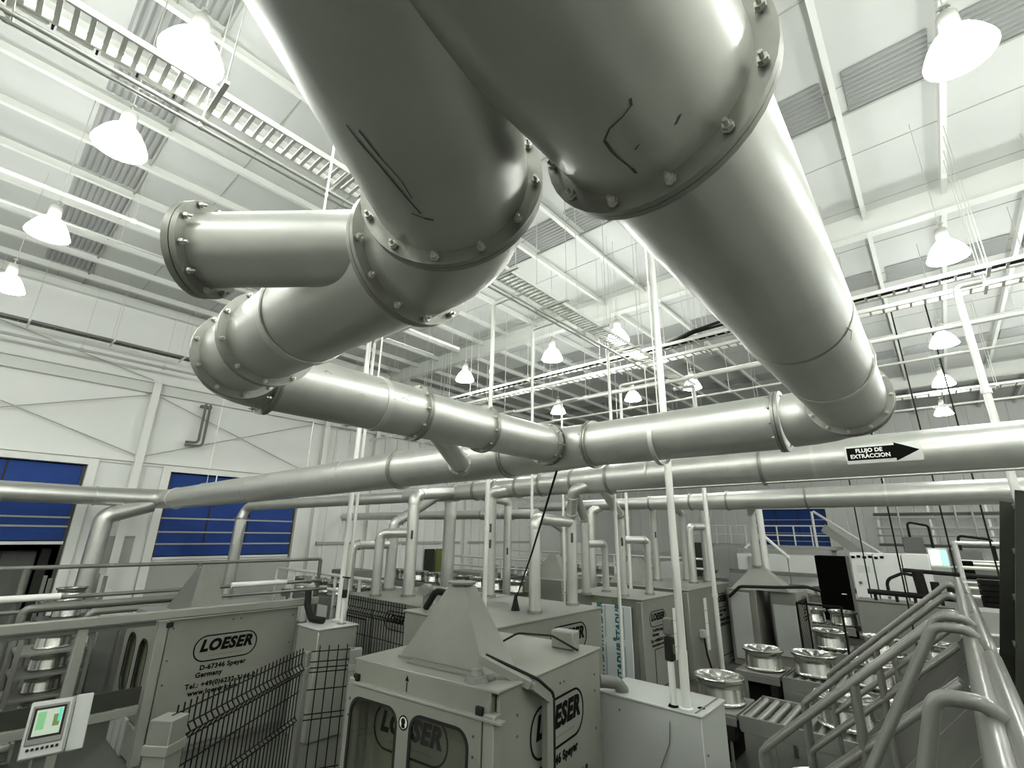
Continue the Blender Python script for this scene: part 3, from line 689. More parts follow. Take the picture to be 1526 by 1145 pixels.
MB().lathe(PM @ Vector((-0.195,1.90,0.031)), [(0.001,0.002),(0.06,0.002),(0.06,0.0)], 20, -fy).build('sign_disc', 'paper', sg)
MB().lathe(PM @ Vector((-0.195,1.915,0.034)), [(0.001,0.002),(0.034,0.002),(0.034,0.0)], 16, -fy).box(PM @ Vector((-0.195,1.868,0.035)), (0.06,0.004,0.035)).build('sign_figure', 'ink', sg)
# arrow mark on the fascia
MB().prism([L1(-0.27,0.046,2.30), L1(-0.21,0.046,2.30), L1(-0.24,0.046,2.36)], -fy*0.003).box(L1(-0.24,0.045,2.24), (0.012,0.004,0.1)).build('arrow_mark', 'ink', m1)
# hood
hb = [L1(-0.78,0.42,2.41), L1(0.60,0.42,2.41), L1(0.60,1.05,2.41), L1(-0.78,1.05,2.41)]; ha = [L1(-0.20,0.66,3.30), L1(0.05,0.66,3.30), L1(0.05,0.90,3.30), L1(-0.20,0.90,3.30)]
hd = MB().hull8(hb, ha).build('hood', 'brushed', m1, smooth=False); WM[hd.name] = W1
MB().hull8([hb[1], hb[1]+fx*.02, hb[2]+fx*.02, hb[2]], [ha[1], ha[1]+fx*.02, ha[2]+fx*.02, ha[2]]).build('hood_edge', 'brushed', hd, smooth=False)
MB().hull8([hb[0]-fx*.012-fy*.012, hb[1]-fy*.012, hb[1], hb[0]], [hb[0]-fx*.012-fy*.012+Vector((0,0,.03)), hb[1]-fy*.012+Vector((0,0,.03)), hb[1]+Vector((0,0,.03)), hb[0]+Vector((0,0,.03))]).build('hood_foot', 'brushed', hd)
MB().lathe(L1(-0.075,0.78,3.30), [(0.001,0.0),(0.13,0.0),(0.13,0.03),(0.19,0.03),(0.19,0.055),(0.001,0.055)], 24).build('hood_cap', 'mid_grey', hd)
# cable arm from the hood foot over the side
bp = [L1(0.60,0.36,2.60), L1(1.12,0.62,2.36), L1(1.15,0.95,2.16), L1(1.15,0.95,0.2)]
mb = MB()
for p, q in zip(bp[:-1], bp[1:]): mb.bar(p, q, 0.11, 0.08)
arm = mb.build('cable_duct', 'machine_light', m1); WM[arm.name] = W1
MB().tube(path([L1(0.60,0.46,2.62), L1(1.14,0.74,2.40), L1(1.19,1.03,2.20), L1(1.19,1.03,0.2)], .12), 0.018, 8).build('hose', 'rubber_black', arm)
MB().lathe(L1(0.66,0.22,2.41), [(0.14,0.0),(0.12,0.05),(0.07,0.06),(0.05,0.12),(0.001,0.12)], 16).build('swivel_base', 'mid_grey', m1)
bx(m1, 'top_block', 'machine_light', (0.70, 2.25, 2.53), (0.36, 0.22, 0.24), 0.02); bx(m1, 'top_tray', 'mid_grey', (0.15, 0.33, 2.425), (1.3, 0.12, 0.03), 0.005)
MB().tube(path([L1(-0.1,1.6,2.44), L1(0.2,1.75,2.62), L1(0.62,2.0,2.60), L1(0.98,2.1,2.44)], .2), 0.014, 8).build('hose', 'rubber_black', m1)
bx(m1, 'plinth', 'mid_grey', (-0.07, 1.3, 0.06), (2.1, 2.4, 0.12))

# --- machine at the guard rail, oval windows, big logo panel
m0 = thing('polishing_machine', 'grey polishing cabinet with two narrow oval windows beside the guard rail', 'machine', (-12.6, 4.45, 0))
bx(m0, 'body', 'machine', (-12.55, 4.45, 1.15), (2.2, 2.55, 2.3), 0.01, False)
bx(m0, 'side_panel', 'machine', (-11.42, 4.45, 1.20), (0.03, 2.45, 2.2), 0.006, False)
bx(m0, 'corner_post', 'machine_light', (-11.45, 3.12, 1.15), (0.16, 0.16, 2.3), 0.01, False)
PM0 = plaque((-12.6, 3.12, 0), (1,0,0), (0,-1,0))
windows(m0, PM0, -1.15, 1.1, 0.55, 2.2, [(-0.52,1.35,0.62,1.05,0.24), (0.38,1.35,0.62,1.05,0.24)], 0.03, 'machine')
bx(m0, 'lower_panel', 'machine_light', (-12.4, 3.08, 0.28), (1.6, 0.04, 0.5), 0.006, False)
for k, (x, wd) in enumerate(((-13.0,.3),(-12.6,.34),(-12.2,.26))): bx(m0, 'louvre_panel', 'cabinet_white', (x, 3.06, 0.28), (wd, 0.05, 0.56), 0.006, False)
logo(m0, (-11.402, 4.30, 1.72), (0,1,0), (1,0,0), 1.18)
bx(m0, 'hinge_block', 'rubber_black', (-11.39, 3.22, 2.22), (0.05, 0.12, 0.09), .006, False)
screws(m0, [(-11.40, y, z) for y in (3.3, 5.6) for z in (2.15, 1.6, 1.2)] + [(-11.40,4.35,2.2),(-11.40,4.5,2.2)], (1,0,0), 0.018)
hb = [(-13.2,3.6,2.3),(-11.75,3.6,2.3),(-11.75,4.25,2.3),(-13.2,4.25,2.3)]; ha = [(-12.5,3.85,3.17),(-12.3,3.85,3.17),(-12.3,4.15,3.17),(-12.5,4.15,3.17)]
hd = MB().hull8(hb, ha).build('hood', 'brushed', m0, smooth=False); WM[hd.name] = WM[m0.name]
MB().hull8([(-11.75,3.6,2.3),(-11.72,3.6,2.3),(-11.72,4.25,2.3),(-11.75,4.25,2.3)], [(-12.3,3.85,3.17),(-12.27,3.85,3.17),(-12.27,4.15,3.17),(-12.3,4.15,3.17)]).build('hood_edge', 'brushed', hd, smooth=False)
# big flat rail along its top
gr = thing('guard_frame', 'long grey guard rail frame running past the oval-window machine', 'railing', (-11.3, 1.0, 0))
bx(gr, 'top_rail', 'machine_light', (-11.3, 1.6, 2.42), (0.10, 9.0, 0.16), 0.02, False); bx(gr, 'inner_rail', 'mid_grey', (-11.42, 0.05, 2.28), (0.06, 5.9, 0.08), 0.01, False)
bx(gr, 'post', 'machine_light', (-11.4, 1.95, 1.15), (0.16, 0.14, 2.3), 0.01, False); bx(gr, 'post', 'machine_light', (-11.4, 0.55, 1.15), (0.08, 0.08, 2.3), 0.01, False); bx(gr, 'post', 'machine_light', (-11.4, -2.8, 1.15), (0.12, 0.12, 2.3), 0.01, False)
for k in range(1): bx(gr, 'kick_panel', 'olive_dark', (-11.45, 1.3, 1.10), (0.04, 3.4, 0.28), 0.004, False); bx(gr, 'lower_rail', 'machine_light', (-11.42, 1.3, 0.88), (0.07, 3.4, 0.14), 0.008, False)

# --- machines of the rear row
def row_machine(label, x0, x1, y0, y1, h, logo_at=None, lw=0.9, foam=False, notices=(), door=None, hatch=None, m='machine'):
    t = thing('polishing_machine', label, 'machine', ((x0+x1)/2, (y0+y1)/2, 0))
    bx(t, 'body', m, ((x0+x1)/2, (y0+y1)/2, h/2), (x1-x0, y1-y0, h), 0.015, False)
    bx(t, 'top_plate', 'machine_light', ((x0+x1)/2, (y0+y1)/2, h-0.005), (x1-x0+0.06, y1-y0+0.06, 0.03), 0.006, False)
    bx(t, 'corner_post', 'machine_light', (x1-0.06, y0+0.0, h/2-.02), (0.16, 0.10, h-.06), 0.02, False)
    bx(t, 'plinth', 'mid_grey', ((x0+x1)/2, (y0+y1)/2, 0.05), (x1-x0+0.1, y1-y0+0.1, 0.10), 0.01, False)
    if logo_at: logo(t, (x1+0.004, logo_at[0], logo_at[1]), (0,1,0), (1,0,0), lw)
    for y, z0, z1 in notices:
        n_ = 4
        for k in range(n_): bx(t, 'notice_sheet', 'paper', (x1+0.006, y, z1-(z1-z0)*(k+.5)/n_), (0.006, 0.24, (z1-z0)/n_-0.015), 0.001, False)
    if hatch:
        y, z, wd, ht = hatch; loop_frame(MB(), plaque((x1+0.002,y,z), (0,1,0), (1,0,0)), wd, ht, 0.01, 0.02, 0.006, 2).build('hatch_frame', 'ink', t, smooth=False)
        bx(t, 'hatch', m, (x1+0.004, y, z), (0.01, wd-0.05, ht-0.05), 0.003, False)
    return t
m2 = row_machine('broad grey machine cabinet directly behind the hooded cabinet', -8.85, -6.22, 6.75, 10.25, 2.4, (8.95, 1.95), 1.3)
m3 = row_machine('machine cabinet partly wrapped in white printed foam board', -8.5, -6.15, 12.1, 14.25, 2.4, (12.95, 1.90), 0.95, notices=((14.0, .75, 2.05),), hatch=(13.2, 0.75, 1.1, 0.9))
m4 = row_machine('machine cabinet with hanging notice strip behind the foam-wrapped one', -8.5, -6.2, 15.2, 19.0, 2.4, (18.0, 1.9), 1.1, notices=((16.5, .6, 2.1),), hatch=(18.0, 0.7, 1.5, 0.9))
bx(m4, 'mirror_button', 'rubber_black', (-7.3, 15.17, 1.85), (0.16, 0.06, 0.16), 0.03, False)
bx(m4, 'connector_box', 'cabinet_white', (-6.12, 15.9, 1.15), (0.16, 0.2, 0.22), 0.02, False); MB().tube(path([(-6.1,15.9,1.1),(-6.05,15.9,0.6),(-6.05,16.2,0.1)], .1), 0.03, 8).build('cable', 'rubber_black', m4)
# foam board on the third machine
fw = thing('foam_board', 'white foam board with teal maker print strapped to a machine front', 'board', (-7.2, 12.05, 0.4))
bx(fw, 'board', 'foam_white', (-7.0, 12.02, 1.12), (1.15, 0.05, 2.2), 0.008, False)
for xx in (-7.32, -6.78):
    for zz in (1.82, 0.92):
        lettering(fw, 'STADUR', 0.215, (xx, 11.99, zz), (0,0,1), (0,-1,0), 'print_lettering', 'teal_ink', 0.15, 0.010, 1.0, 0.004)
        MB().box((xx+0.15, 11.992, zz), (0.012, 0.004, 0.75)).build('print_line', 'teal_ink', fw); MB().box((xx-0.13, 11.992, zz+0.5), (0.10, 0.004, 0.08), .02).build('print_emblem', 'green', fw)
# fenced machine
mf = row_machine('low grey machine cabinet standing behind the welded wire fence', -12.1, -9.0, 7.3, 10.2, 2.4)
bx(mf, 'front_panel', 'machine_light', (-9.9, 7.27, 1.2), (1.6, 0.03, 2.0), 0.005, False)
bx(mf, 'front_panel', 'machine_light', (-11.45, 7.27, 1.2), (1.25, 0.03, 2.0), 0.005, False)
loop_frame(MB(), plaque((-11.5,7.25,1.55), (1,0,0), (0,-1,0)), 1.0, 0.75, 0.01, 0.025, 0.01, 2).build('panel_frame', 'ink', mf, smooth=False)
logo(mf, (-9.75, 7.25, 2.02), (1,0,0), (0,-1,0), 1.0, False)
MB().tube(path([(-9.15,7.6,2.4),(-9.15,7.6,2.75),(-8.95,7.3,2.75)], .12, 6), 0.12, 16).build('vent_elbow', 'machine_light', mf)
MB().tube(path([(-8.6,7.1,2.44),(-8.3,7.1,2.8),(-7.8,7.2,2.75),(-7.75,7.2,2.44)], .2, 6), 0.07, 10).build('cable_chain', 'rubber_black', m2)
bx(m2, 'sensor_block', 'rubber_black', (-8.1, 7.15, 2.52), (0.2, 0.2, 0.2), 0.02, False)
# far cabinets at the end of the row, pyramid hood with its pipe
m5 = thing('polishing_machine', 'machine cabinet with open black bay under a sharp-peaked hood', 'machine', (-5.1, 18.9, 0))
bx(m5, 'body', 'machine', (-5.55, 18.9, 1.15), (0.9, 1.6, 2.3), 0.015, False); bx(m5, 'body', 'machine', (-4.35, 19.2, 1.15), (0.8, 1.6, 2.3), 0.015, False)
bx(m5, 'bay_back', 'mid_grey', (-4.925, 19.62, 1.15), (0.36, 0.06, 2.3), 0.0, False)
bx(m5, 'cabinet_door', 'cabinet_white', (-4.35, 18.36, 1.15), (0.66, 0.04, 1.5), 0.01, False); bx(m5, 'side_door', 'cabinet_white', (-5.6, 18.06, 1.2), (0.6, 0.04, 2.0), 0.01, False)
MB().hull8([(-5.9,18.2,2.3),(-4.1,18.2,2.3),(-4.1,19.2,2.3),(-5.9,19.2,2.3)], [(-5.2,18.5,3.02),(-4.9,18.5,3.02),(-4.9,18.75,3.02),(-5.2,18.75,3.02)]).build('hood', 'machine_light', m5, smooth=False)
logo(m5, (-3.945, 19.3, 1.95), (0,1,0), (1,0,0), 0.8)
MB().tube(path([(-5.9,17.95,2.05),(-5.5,17.9,2.40),(-4.4,18.0,2.45),(-3.6,18.3,2.5),(-3.3,18.5,2.4)], .25, 6), 0.05, 10).build('hose', 'rubber_black', m5)

# --- electrical cabinet with the tall conduit
cb = thing('electrical_cabinet', 'pale low electrical cabinet beside the hooded machine, tall conduit on top', 'cabinet', (-3.53, 7.33, 0))
bx(cb, 'body', 'cabinet_white', (-3.53, 7.33, 0.89), (1.50, 0.86, 1.78), 0.012, False); bx(cb, 'lid', 'cabinet_white', (-3.53, 7.33, 1.79), (1.54, 0.90, 0.03), 0.008, False)
bx(cb, 'lid_edge', 'mid_grey', (-2.86, 7.33, 1.812), (0.02, 0.80, 0.012), 0.003, False)
screws(cb, [(-3.95,6.895,1.62),(-2.774,7.0,1.35),(-2.774,7.0,1.0)], (0,-1,0), 0.014)
MB().lathe((-2.88,7.18,1.805), [(0.001,0.006),(0.045,0.006),(0.05,0.0)], 14).build('gland_plug', 'ink', cb); MB().lathe((-3.18,6.98,1.805), [(0.001,0.03),(0.05,0.03),(0.07,0.0)], 14).build('gland_plug', 'ink', cb)
MB().tube(path([(-4.2,6.80,1.95),(-4.02,6.98,1.93),(-3.98,7.1,1.80)], .1, 5), 0.085, 14).build('inlet_elbow', 'mid_grey', cb)
MB().tube(path([(-3.2,6.93,1.81),(-3.22,6.87,1.4),(-3.45,6.86,0.9),(-3.5,6.86,0.1)], .2, 6), 0.008, 6).build('wire', 'mid_grey', cb)
MB().tube([(-3.17,6.98,1.83),(-3.17,6.98,2.35)], 0.045, 10).build('beacon_stem', 'paper', cb); bx(cb, 'beacon_lamp', 'rubber_black', (-3.17,6.98,2.5), (0.12,0.12,0.30), 0.02, False); bx(cb, 'beacon_lens', 'green', (-3.115,6.98,2.5), (0.02,0.05,0.12), 0.005, False); bx(cb, 'beacon_head', 'mid_grey', (-3.17,6.98,2.78), (0.12,0.12,0.22), 0.02, False)
solo('vertical_conduit', MB().tube([(-3.0,6.98,1.81),(-3.0,7.0,2.5)], 0.062, 14).tube([(-3.0,7.0,2.45),(-3.0,7.05,9.4)], 0.055, 14).lathe((-3.0,6.98,1.81), [(0.09,0.0),(0.09,0.02),(0.065,0.03)], 14), 'conduit', 'tall pale conduit standing on the low electrical cabinet', 'conduit')

# --- operator panel on its arm
op = thing('operator_panel', 'tilted operator panel with green lit screen beside the guard rail', 'control panel', (-9.0, 1.46, 0))
nrm = Vector((0.90,-0.12,0.42)).normalized(); xd = Vector((0,0,1)).cross(nrm).normalized(); OPM = plaque((-9.0,1.44,1.56), xd, nrm) @ Matrix.Scale(0.64, 4); R3 = OPM.to_3x3().to_4x4()
def opb(name, m, x, y, z, d, ch=0.01, par=None): o = MB().box((0,0,0), d, ch); o.v = [OPM @ (p+Vector((x,y,z))) for p in o.v]; r_ = o.build(name, m, par or op); WM[r_.name] = WM[op.name]; return r_
opb('housing', 'cabinet_white', 0, 0, -0.10, (0.66,0.95,0.18), 0.02); bz = opb('bezel', 'mid_grey', -0.02, 0.06, 0.0, (0.54,0.66,0.03), 0.01)
opb('bezel_edge', 'rubber_black', -0.02, 0.09, 0.013, (0.48,0.52,0.01), 0.004, bz); opb('screen', 'screen', -0.02, 0.09, 0.019, (0.40,0.44,0.006), 0.002, bz)
opb('screen_green', 'screen_green', -0.13, 0.12, 0.0225, (0.12,0.30,0.002), 0.0, bz); opb('screen_teal', 'screen_teal', 0.14, 0.18, 0.0225, (0.05,0.22,0.002), 0.0, bz); opb('screen_patch', 'green', 0.10, 0.10, 0.0222, (0.10,0.20,0.002), 0.0, bz)
for k in range(7): opb('push_button', 'rubber_black', -0.22+0.07*k, -0.34, 0.005, (0.045,0.045,0.04), 0.01)
opb('side_wing', 'cabinet_white', 0.48, 0.02, -0.14, (0.28,0.98,0.10), 0.015); opb('side_strip', 'machine_light', 0.31, 0.02, -0.005, (0.04,0.92,0.02), 0.004)
MB().box((-9.15,1.45,0.62), (0.14,0.14,1.24), 0.01).box((-9.15,1.45,0.03), (0.5,0.5,0.06), 0.01).build('pedestal', 'mid_grey', op)

# --- low pale box beside the fence, with a fat hose
lb = thing('hose_cabinet', 'grey cabinet behind the near fence with a dark hose bent onto its top', 'cabinet', (-10.6, 6.0, 0))
bx(lb, 'body', 'machine_light', (-10.55, 6.0, 1.0), (0.9, 0.9, 2.0), 0.02, False); bx(lb, 'lid', 'cabinet_white', (-10.55, 6.0, 2.01), (0.94, 0.94, 0.03), 0.008, False)
MB().tube(path([(-11.13,5.75,2.66),(-11.09,5.75,2.36),(-10.95,5.8,2.10),(-10.6,5.9,2.095)], .12, 6), 0.07, 10).build('hose', 'rubber_black', lb)
bl = thing('signal_beacon', 'slim signal beacon with dark lamp head on the grey hose cabinet', 'beacon', (-10.35, 6.2, 2.03))
MB().tube([(-10.35,6.2,2.03),(-10.35,6.2,2.55)], 0.03, 8).build('stem', 'paper', bl); MB().tube([(-10.35,6.2,2.55),(-10.35,6.2,2.72)], 0.055, 12).build('lamp_head', 'rubber_black', bl); MB().tube([(-10.35,6.2,2.72),(-10.35,6.2,2.95)], 0.055, 12).build('lamp_body', 'mid_grey', bl); MB().box((-10.35,6.2,2.97),(.3,.05,.03),.01).build('cross_bar', 'rubber_black', bl)
MB().lathe((-10.35,6.2,2.025), [(0.10,0.0),(0.10,0.015),(0.03,0.02)], 12).build('foot', 'mid_grey', bl)

# ------------------------------------------------------------------ welded wire fences
def fence(label, p0, p1, z1, sp, name='wire_fence', r=0.010, posts=True, pw=(0.08,0.08), skip=False):
    p0, p1 = Vector(p0), Vector(p1); d = (p1-p0); L = d.length; d.normalize(); n = Vector((d.y,-d.x,0))
    t = thing(name, label, 'fence', p0, math.atan2(d.y, d.x))
    W_ = WM[t.name]
    def pf(h):   # profile with a V fold near the top and at mid height
        return [(0,0.1),(0,h*0.48),(0.05,h*0.50),(0,h*0.52),(0,h-0.34),(0.06,h-0.26),(0,h-0.18),(0,h+0.06)]
    vw = MB().tube([(0,-o,z) for o, z in pf(z1)], r, 5).mesh('vertical_wire', 'fence_black')
    k = int(L/sp)
    for i in range(1, k): inst('vertical_wire', vw, t, W_ @ Matrix.Translation((L*i/k,0,0)))
    for z, o in ((z1-0.34,0),(z1-0.26,-0.06),(z1-0.18,0),(z1-0.02,0),(z1*0.48,0),(z1*0.52,0),(0.25,0),(z1*.70,0)):
        MB().tube([(0.02,o-0.004,z),(L-0.02,o-0.004,z)], r, 5).build('horizontal_wire', 'fence_black', t, local=True)
    if posts:
        for x, w_ in ((0,pw[0]),(L,pw[1]))[1 if skip else 0:]:
            ps = MB().box((x,0,(z1-0.02)/2), (w_,w_,z1-0.02), 0.008).build('post', 'post_grey', t, local=True); WM[ps.name] = WM[t.name]
            MB().box((x,0,z1-0.30), (w_+0.03,w_+0.03,0.10), 0.006).build('post_clip', 'machine_light', ps, local=True)
    return t
fence('black welded wire fence panel ending at the thick grey post', (-6.89,2.14,0), (-8.67,4.57,0), 2.0, 0.10, pw=(0.26,0.15))
fence('short black wire fence panel between the hooded cabinet and its neighbour', (-8.63,4.635,0), (-8.30,5.32,0), 2.0, 0.14, pw=(0.06,0.20), skip=True)
fence('black welded wire fence in front of the low grey cabinet', (-11.9,6.9,0), (-8.95,6.9,0), 2.42, 0.10, posts=True, pw=(.06,.06))
# ------------------------------------------------------------------ services under the roof
ROD = MB().tube([(0,0,0),(0,0,1)], 0.008, 5).mesh('hanger_rod', 'galv')
def rod(t, x, y, z0): inst('hanger_rod', ROD, t, Matrix.Translation((x,y,z0)) @ Matrix.Diagonal((1,1,ZC-z0,1)))
def ladder_tray(label, axis, c, lo, hi, z, wd, step, m='galv', bars=2.2, ext=0.28, loc_bars=None, cables=0, dep=0.09):
    """cable ladder: two side rails, rungs, trapeze bars on rods; axis is the run direction"""
    P = (lambda s, o, zz: (c+o, s, zz)) if axis == 'y' else (lambda s, o, zz: (s, c+o, zz))
    t = thing('cable_ladder', label, 'cable tray', P((lo+hi)/2, 0, z))
    for o in (-wd/2, wd/2):
        MB().box(P((lo+hi)/2, o, z), (0.03, hi-lo, dep) if axis == 'y' else (hi-lo, 0.03, dep), 0.004).build('side_rail', m, t)
    rg = MB().box((0,0,0), (wd, 0.045, 0.025) if axis == 'y' else (0.045, wd, 0.025)).mesh('rung', m)
    n_ = min(290, int((hi-lo)/step))
    for k in range(n_): inst('rung', rg, t, Matrix.Translation(P(lo+step*(k+.5), 0, z-0.03)))
    s = lo+0.9
    for s in (loc_bars or [lo+0.9+bars*k for k in range(int((hi-lo-1)/bars)+1)]):
        b = MB().box(P(s, 0, z-dep/2-0.025), (wd+2*ext, 0.06, 0.05) if axis == 'y' else (0.06, wd+2*ext, 0.05), 0.004).build('trapeze_bar', 'conduit', t); WM[b.name] = WM[t.name]
        for o in (-wd/2-ext+.06, wd/2+ext-.06): p = P(s, o, z-dep/2); rod(b, p[0], p[1], p[2])
    for k in range(cables):
        o = -wd/2+0.06+(wd-0.12)*(k+.5)/cables
        q = [P(lo+0.1+(hi-lo-0.2)*i/14, o+random.uniform(-.012,.012), z-0.0+random.uniform(-.004,.006)) for i in range(15)]
        MB().tube(q, 0.02, 6).build('cable', 'cable_black', t)
    return t
ta = ladder_tray('cable ladder running down the hall above the branch duct', 'y', -5.78, -9.0, 15.97, 9.0, 0.40, 0.13, 'white_paint', bars=1.73, loc_bars=[-7.72+1.73*k for k in range(14)])
tb = ladder_tray('cable ladder crossing the hall, carrying black cables', 'x', 12.35, -22.5, 8.8, 9.14, 0.30, 0.25, 'conduit', 2.9, 0.10, cables=3)
tc = ladder_tray('second cable ladder parallel to the cabled one', 'x', 13.28, -22.5, 8.8, 9.14, 0.30, 0.25, 'conduit', 2.9, 0.10)
td = ladder_tray('dark cable ladder high along the dock door wall', 'y', -21.6, -9.5, 5.5, 10.42, 0.30, 0.30, 'mid_grey', 2.2, 0.3)
te = ladder_tray('faint cable ladder far down the hall', 'x', 24.0, -22.5, 8.8, 9.4, 0.5, 0.4, 'galv', 4.0, 0.1)
# channel lids on the near end of the long ladder
for k in range(11):
    MB().box((-6.03, -3.2+0.36*k, 9.0), (0.05, 0.30, 0.10), 0.008).build('lid_segment', 'white_paint', ta); MB().box((-6.03, -3.02+0.36*k, 9.0), (0.06, 0.02, 0.12)).build('lid_clip', 'cable_black', ta)
# black cables sagging off the long ladder
solo('cable_bundle', MB().tube(path([(-5.7,12.5,9.24),(-5.1,12.42,9.24),(-4.2,12.0,9.25),(-3.4,12.2,9.42),(-2.6,12.3,9.40),(-1.2,12.3,9.22)], .3, 5), 0.04, 10).tube(path([(-5.7,12.6,9.24),(-5.0,12.52,9.22),(-4.15,12.1,9.25),(-3.35,12.3,9.36),(-2.5,12.4,9.34),(-1.2,12.4,9.22)], .3, 5), 0.035, 10), 'cable_black', 'thick black cable bundle curving from one cable ladder to another', 'cable')
# long conduits
def conduit_run(label, pts, r, m='conduit', clips=0, name='conduit_run', rb=0.15):
    t = thing(name, label, 'conduit', pts[0])
    MB().tube(path(pts, rb, 5) if len(pts) > 2 else pts, r, 10).build('tube', m, t)
    a, b = Vector(pts[0]), Vector(pts[-1])
    for k in range(clips):
        p = a+(b-a)*((k+.5)/clips); MB().ring(p, b-a, r*.8, r*1.5, 0.10, 12).build('coupling', m, t)
        rod(t, p.x, p.y, p.z)
    return t
def slung_run(label, x, z, y0, y1, r):
    """conduit strapped under the trapeze bars of the long ladder"""
    t = thing('conduit_run', label, 'conduit', (x, y0, z)); MB().tube([(x,y0,z),(x,y1,z)], r, 10).build('tube', 'galv', t)
    for y in [-7.72+1.73*k for k in range(14)]:
        if y0 < y < y1: MB().box((x,y,(z+8.906)/2), (0.035,0.03,8.906-z)).ring((x,y,z), (0,1,0), r*.9, r*1.35, .05, 10).build('strap', 'galv', t)
slung_run('thin conduit strapped under the long cable ladder', -6.02, 8.84, -9.0, 15.9, 0.03)
slung_run('second thin conduit strapped under the long cable ladder', -6.14, 8.82, -9.0, 10.5, 0.022)
conduit_run('sprinkler pipe high under the roof over the dock doors', [(-15.1,-9.5,11.2),(-15.1,12.0,11.2)], 0.035, 'galv', 7)
conduit_run('sprinkler pipe with couplings under the roof beyond the ladder', [(-13.5,-9.5,11.1),(-13.5,12.0,11.1)], 0.05, 'steel_white', 7)
conduit_run('grey-green pipe with valve beside the dark wall ladder', [(-21.9,-9.5,9.95),(-21.9,5.4,9.95)], 0.05, 'wainscot', 6)
conduit_run('long pale pipe crossing under the second cable ladder', [(8.8,13.9,8.6),(-22.4,13.9,8.6)], 0.055, 'white_paint', 8)
conduit_run('thin pale pipe crossing the hall beyond the ladders', [(8.8,17.2,8.9),(-22.4,17.2,8.9)], 0.04, 'conduit', 8)
conduit_run('thin pale pipe crossing far down the hall', [(8.8,27.5,9.6),(-22.4,27.5,9.6)], 0.05, 'conduit', 6)
conduit_run('thin sprinkler pipe crossing near the roof beam', [(8.8,20.5,10.9),(-22.4,20.5,10.9)], 0.04, 'galv', 8)
# conduit drops from the long ladder to the machines
def cdrop(label, x, y, zb, xt=-5.95, r=0.035, zt=9.0):
    t = thing('conduit_drop', label, 'conduit', (x,y,zb))
    MB().tube(path([(x,y,zb),(x,y,zt),(xt,y,zt)], 0.10, 5), r, 10).build('tube', 'conduit', t)
    MB().ring((x,y,zb+0.02), (0,0,1), r*.9, r*2.2, 0.04, 14).build('base_flange', 'galv', t)
    for k in range(1,4): MB().ring((x,y,zb+(zt-zb)*k/4), (0,0,1), r*.9, r*1.3, 0.10, 12).build('coupling', 'conduit', t)
cdrop('conduit drop into the broad cabinet behind the hood', -6.86, 7.08, 2.42, r=.045)
cdrop('conduit drop beside the bent drop pipe on the broad cabinet', -7.05, 8.75, 2.42)
cdrop('conduit drop between the broad cabinet and the foam-wrapped one', -6.13, 10.94, 0.0, r=.04)
cdrop('conduit drop behind the foam-wrapped cabinet', -7.68, 14.45, 0.0, r=.05)
cdrop('conduit drop with rounded elbow beyond the cable crossing', -5.69, 16.03, 0.0, xt=-6.4, r=.07)
cdrop('conduit drop onto the grey hose cabinet', -10.69, 6.30, 2.03, xt=-9.0, r=.06)
cdrop('thinner conduit drop next to the grey hose cabinet', -10.95, 6.62, 0.0, xt=-9.0, r=.04)
cdrop('tall pale conduit drop from the crossing ladders beside the flow header', 1.10, 12.6, 0.0, xt=1.5, r=.065)
cdrop('slim conduit drop near the crossing ladders and rear lamps', -9.7, 13.75, 0.0, xt=-9.0, r=.04, zt=8.6)
cdrop('slim conduit drop left of the rear lamps', -12.9, 13.75, 0.0, xt=-12.0, r=.05, zt=8.6)
# thin black cable from the collector header to the machine
solo('loose_cable', MB().tube([(-3.62,5.01,4.785),(-5.4,6.7,3.66),(-7.2,8.39,2.62)], 0.016, 6).lathe((-7.22,8.41,2.41), [(0.10,0),(0.07,0.10),(0.03,0.30)], 10), 'rubber_black', 'black cable slung from the collector header down to a machine top', 'cable')
# U-shaped wall conduit
solo('wall_conduit', MB().tube(path([(-22.68,6.05,9.0),(-22.68,6.05,7.35),(-22.68,5.6,7.32)], .15, 5), 0.05, 8).tube(path([(-22.68,6.22,9.0),(-22.68,6.22,7.22),(-22.68,5.6,7.2)], .15, 5), 0.05, 8).box((-22.8,6.1,8.9),(.25,.4,.1)), 'mid_grey', 'bent dark conduit hanging on the wall above the blue dock door', 'conduit')
# ------------------------------------------------------------------ stairs, platform, rack on the right
pf = thing('access_platform', 'raised grating platform beside the stair rails', 'platform', (0.7, 3.5, 0))
for k in range(36): MB().box((0.72, -1.9+0.30*k, 2.50), (1.30, 0.20, 0.04), 0.004).build('grating_plank', 'mid_grey', pf)
MB().box((0.10,3.35,2.42), (0.08,10.8,0.20)).build('edge_beam', 'rail_grey', pf); MB().box((1.36,3.35,2.42), (0.08,10.8,0.20)).build('edge_beam', 'rail_grey', pf)
for x in (0.12,1.34):
    for y in (-1.7, 3.0, 8.4): MB().box((x,y,1.16), (0.12,0.12,2.32), 0.01).build('leg', 'rail_grey', pf)
rl = thing('platform_railing', 'smooth grey tube guardrail along the platform edge', 'railing', (0.02, 4.0, 2.52))
for y0, y1 in ((1.25,3.10),(3.22,4.55),(4.68,6.0),(6.14,7.45),(7.6,8.6)):
    MB().tube(path([(0.05,y0,2.52),(0.05,y0,3.53),(0.05,y1,3.53),(0.05,y1,2.52)], .10, 6), 0.030, 14).build('rail_bay', 'rail_grey', rl)
    MB().tube([(0.05,y0,3.05),(0.05,y1,3.05)], 0.024, 12).build('mid_rail', 'rail_grey', rl)
MB().tube([(0.0,1.2,3.52),(0.0,8.5,3.52)], 0.034, 16).build('top_rail', 'rail_grey', rl)
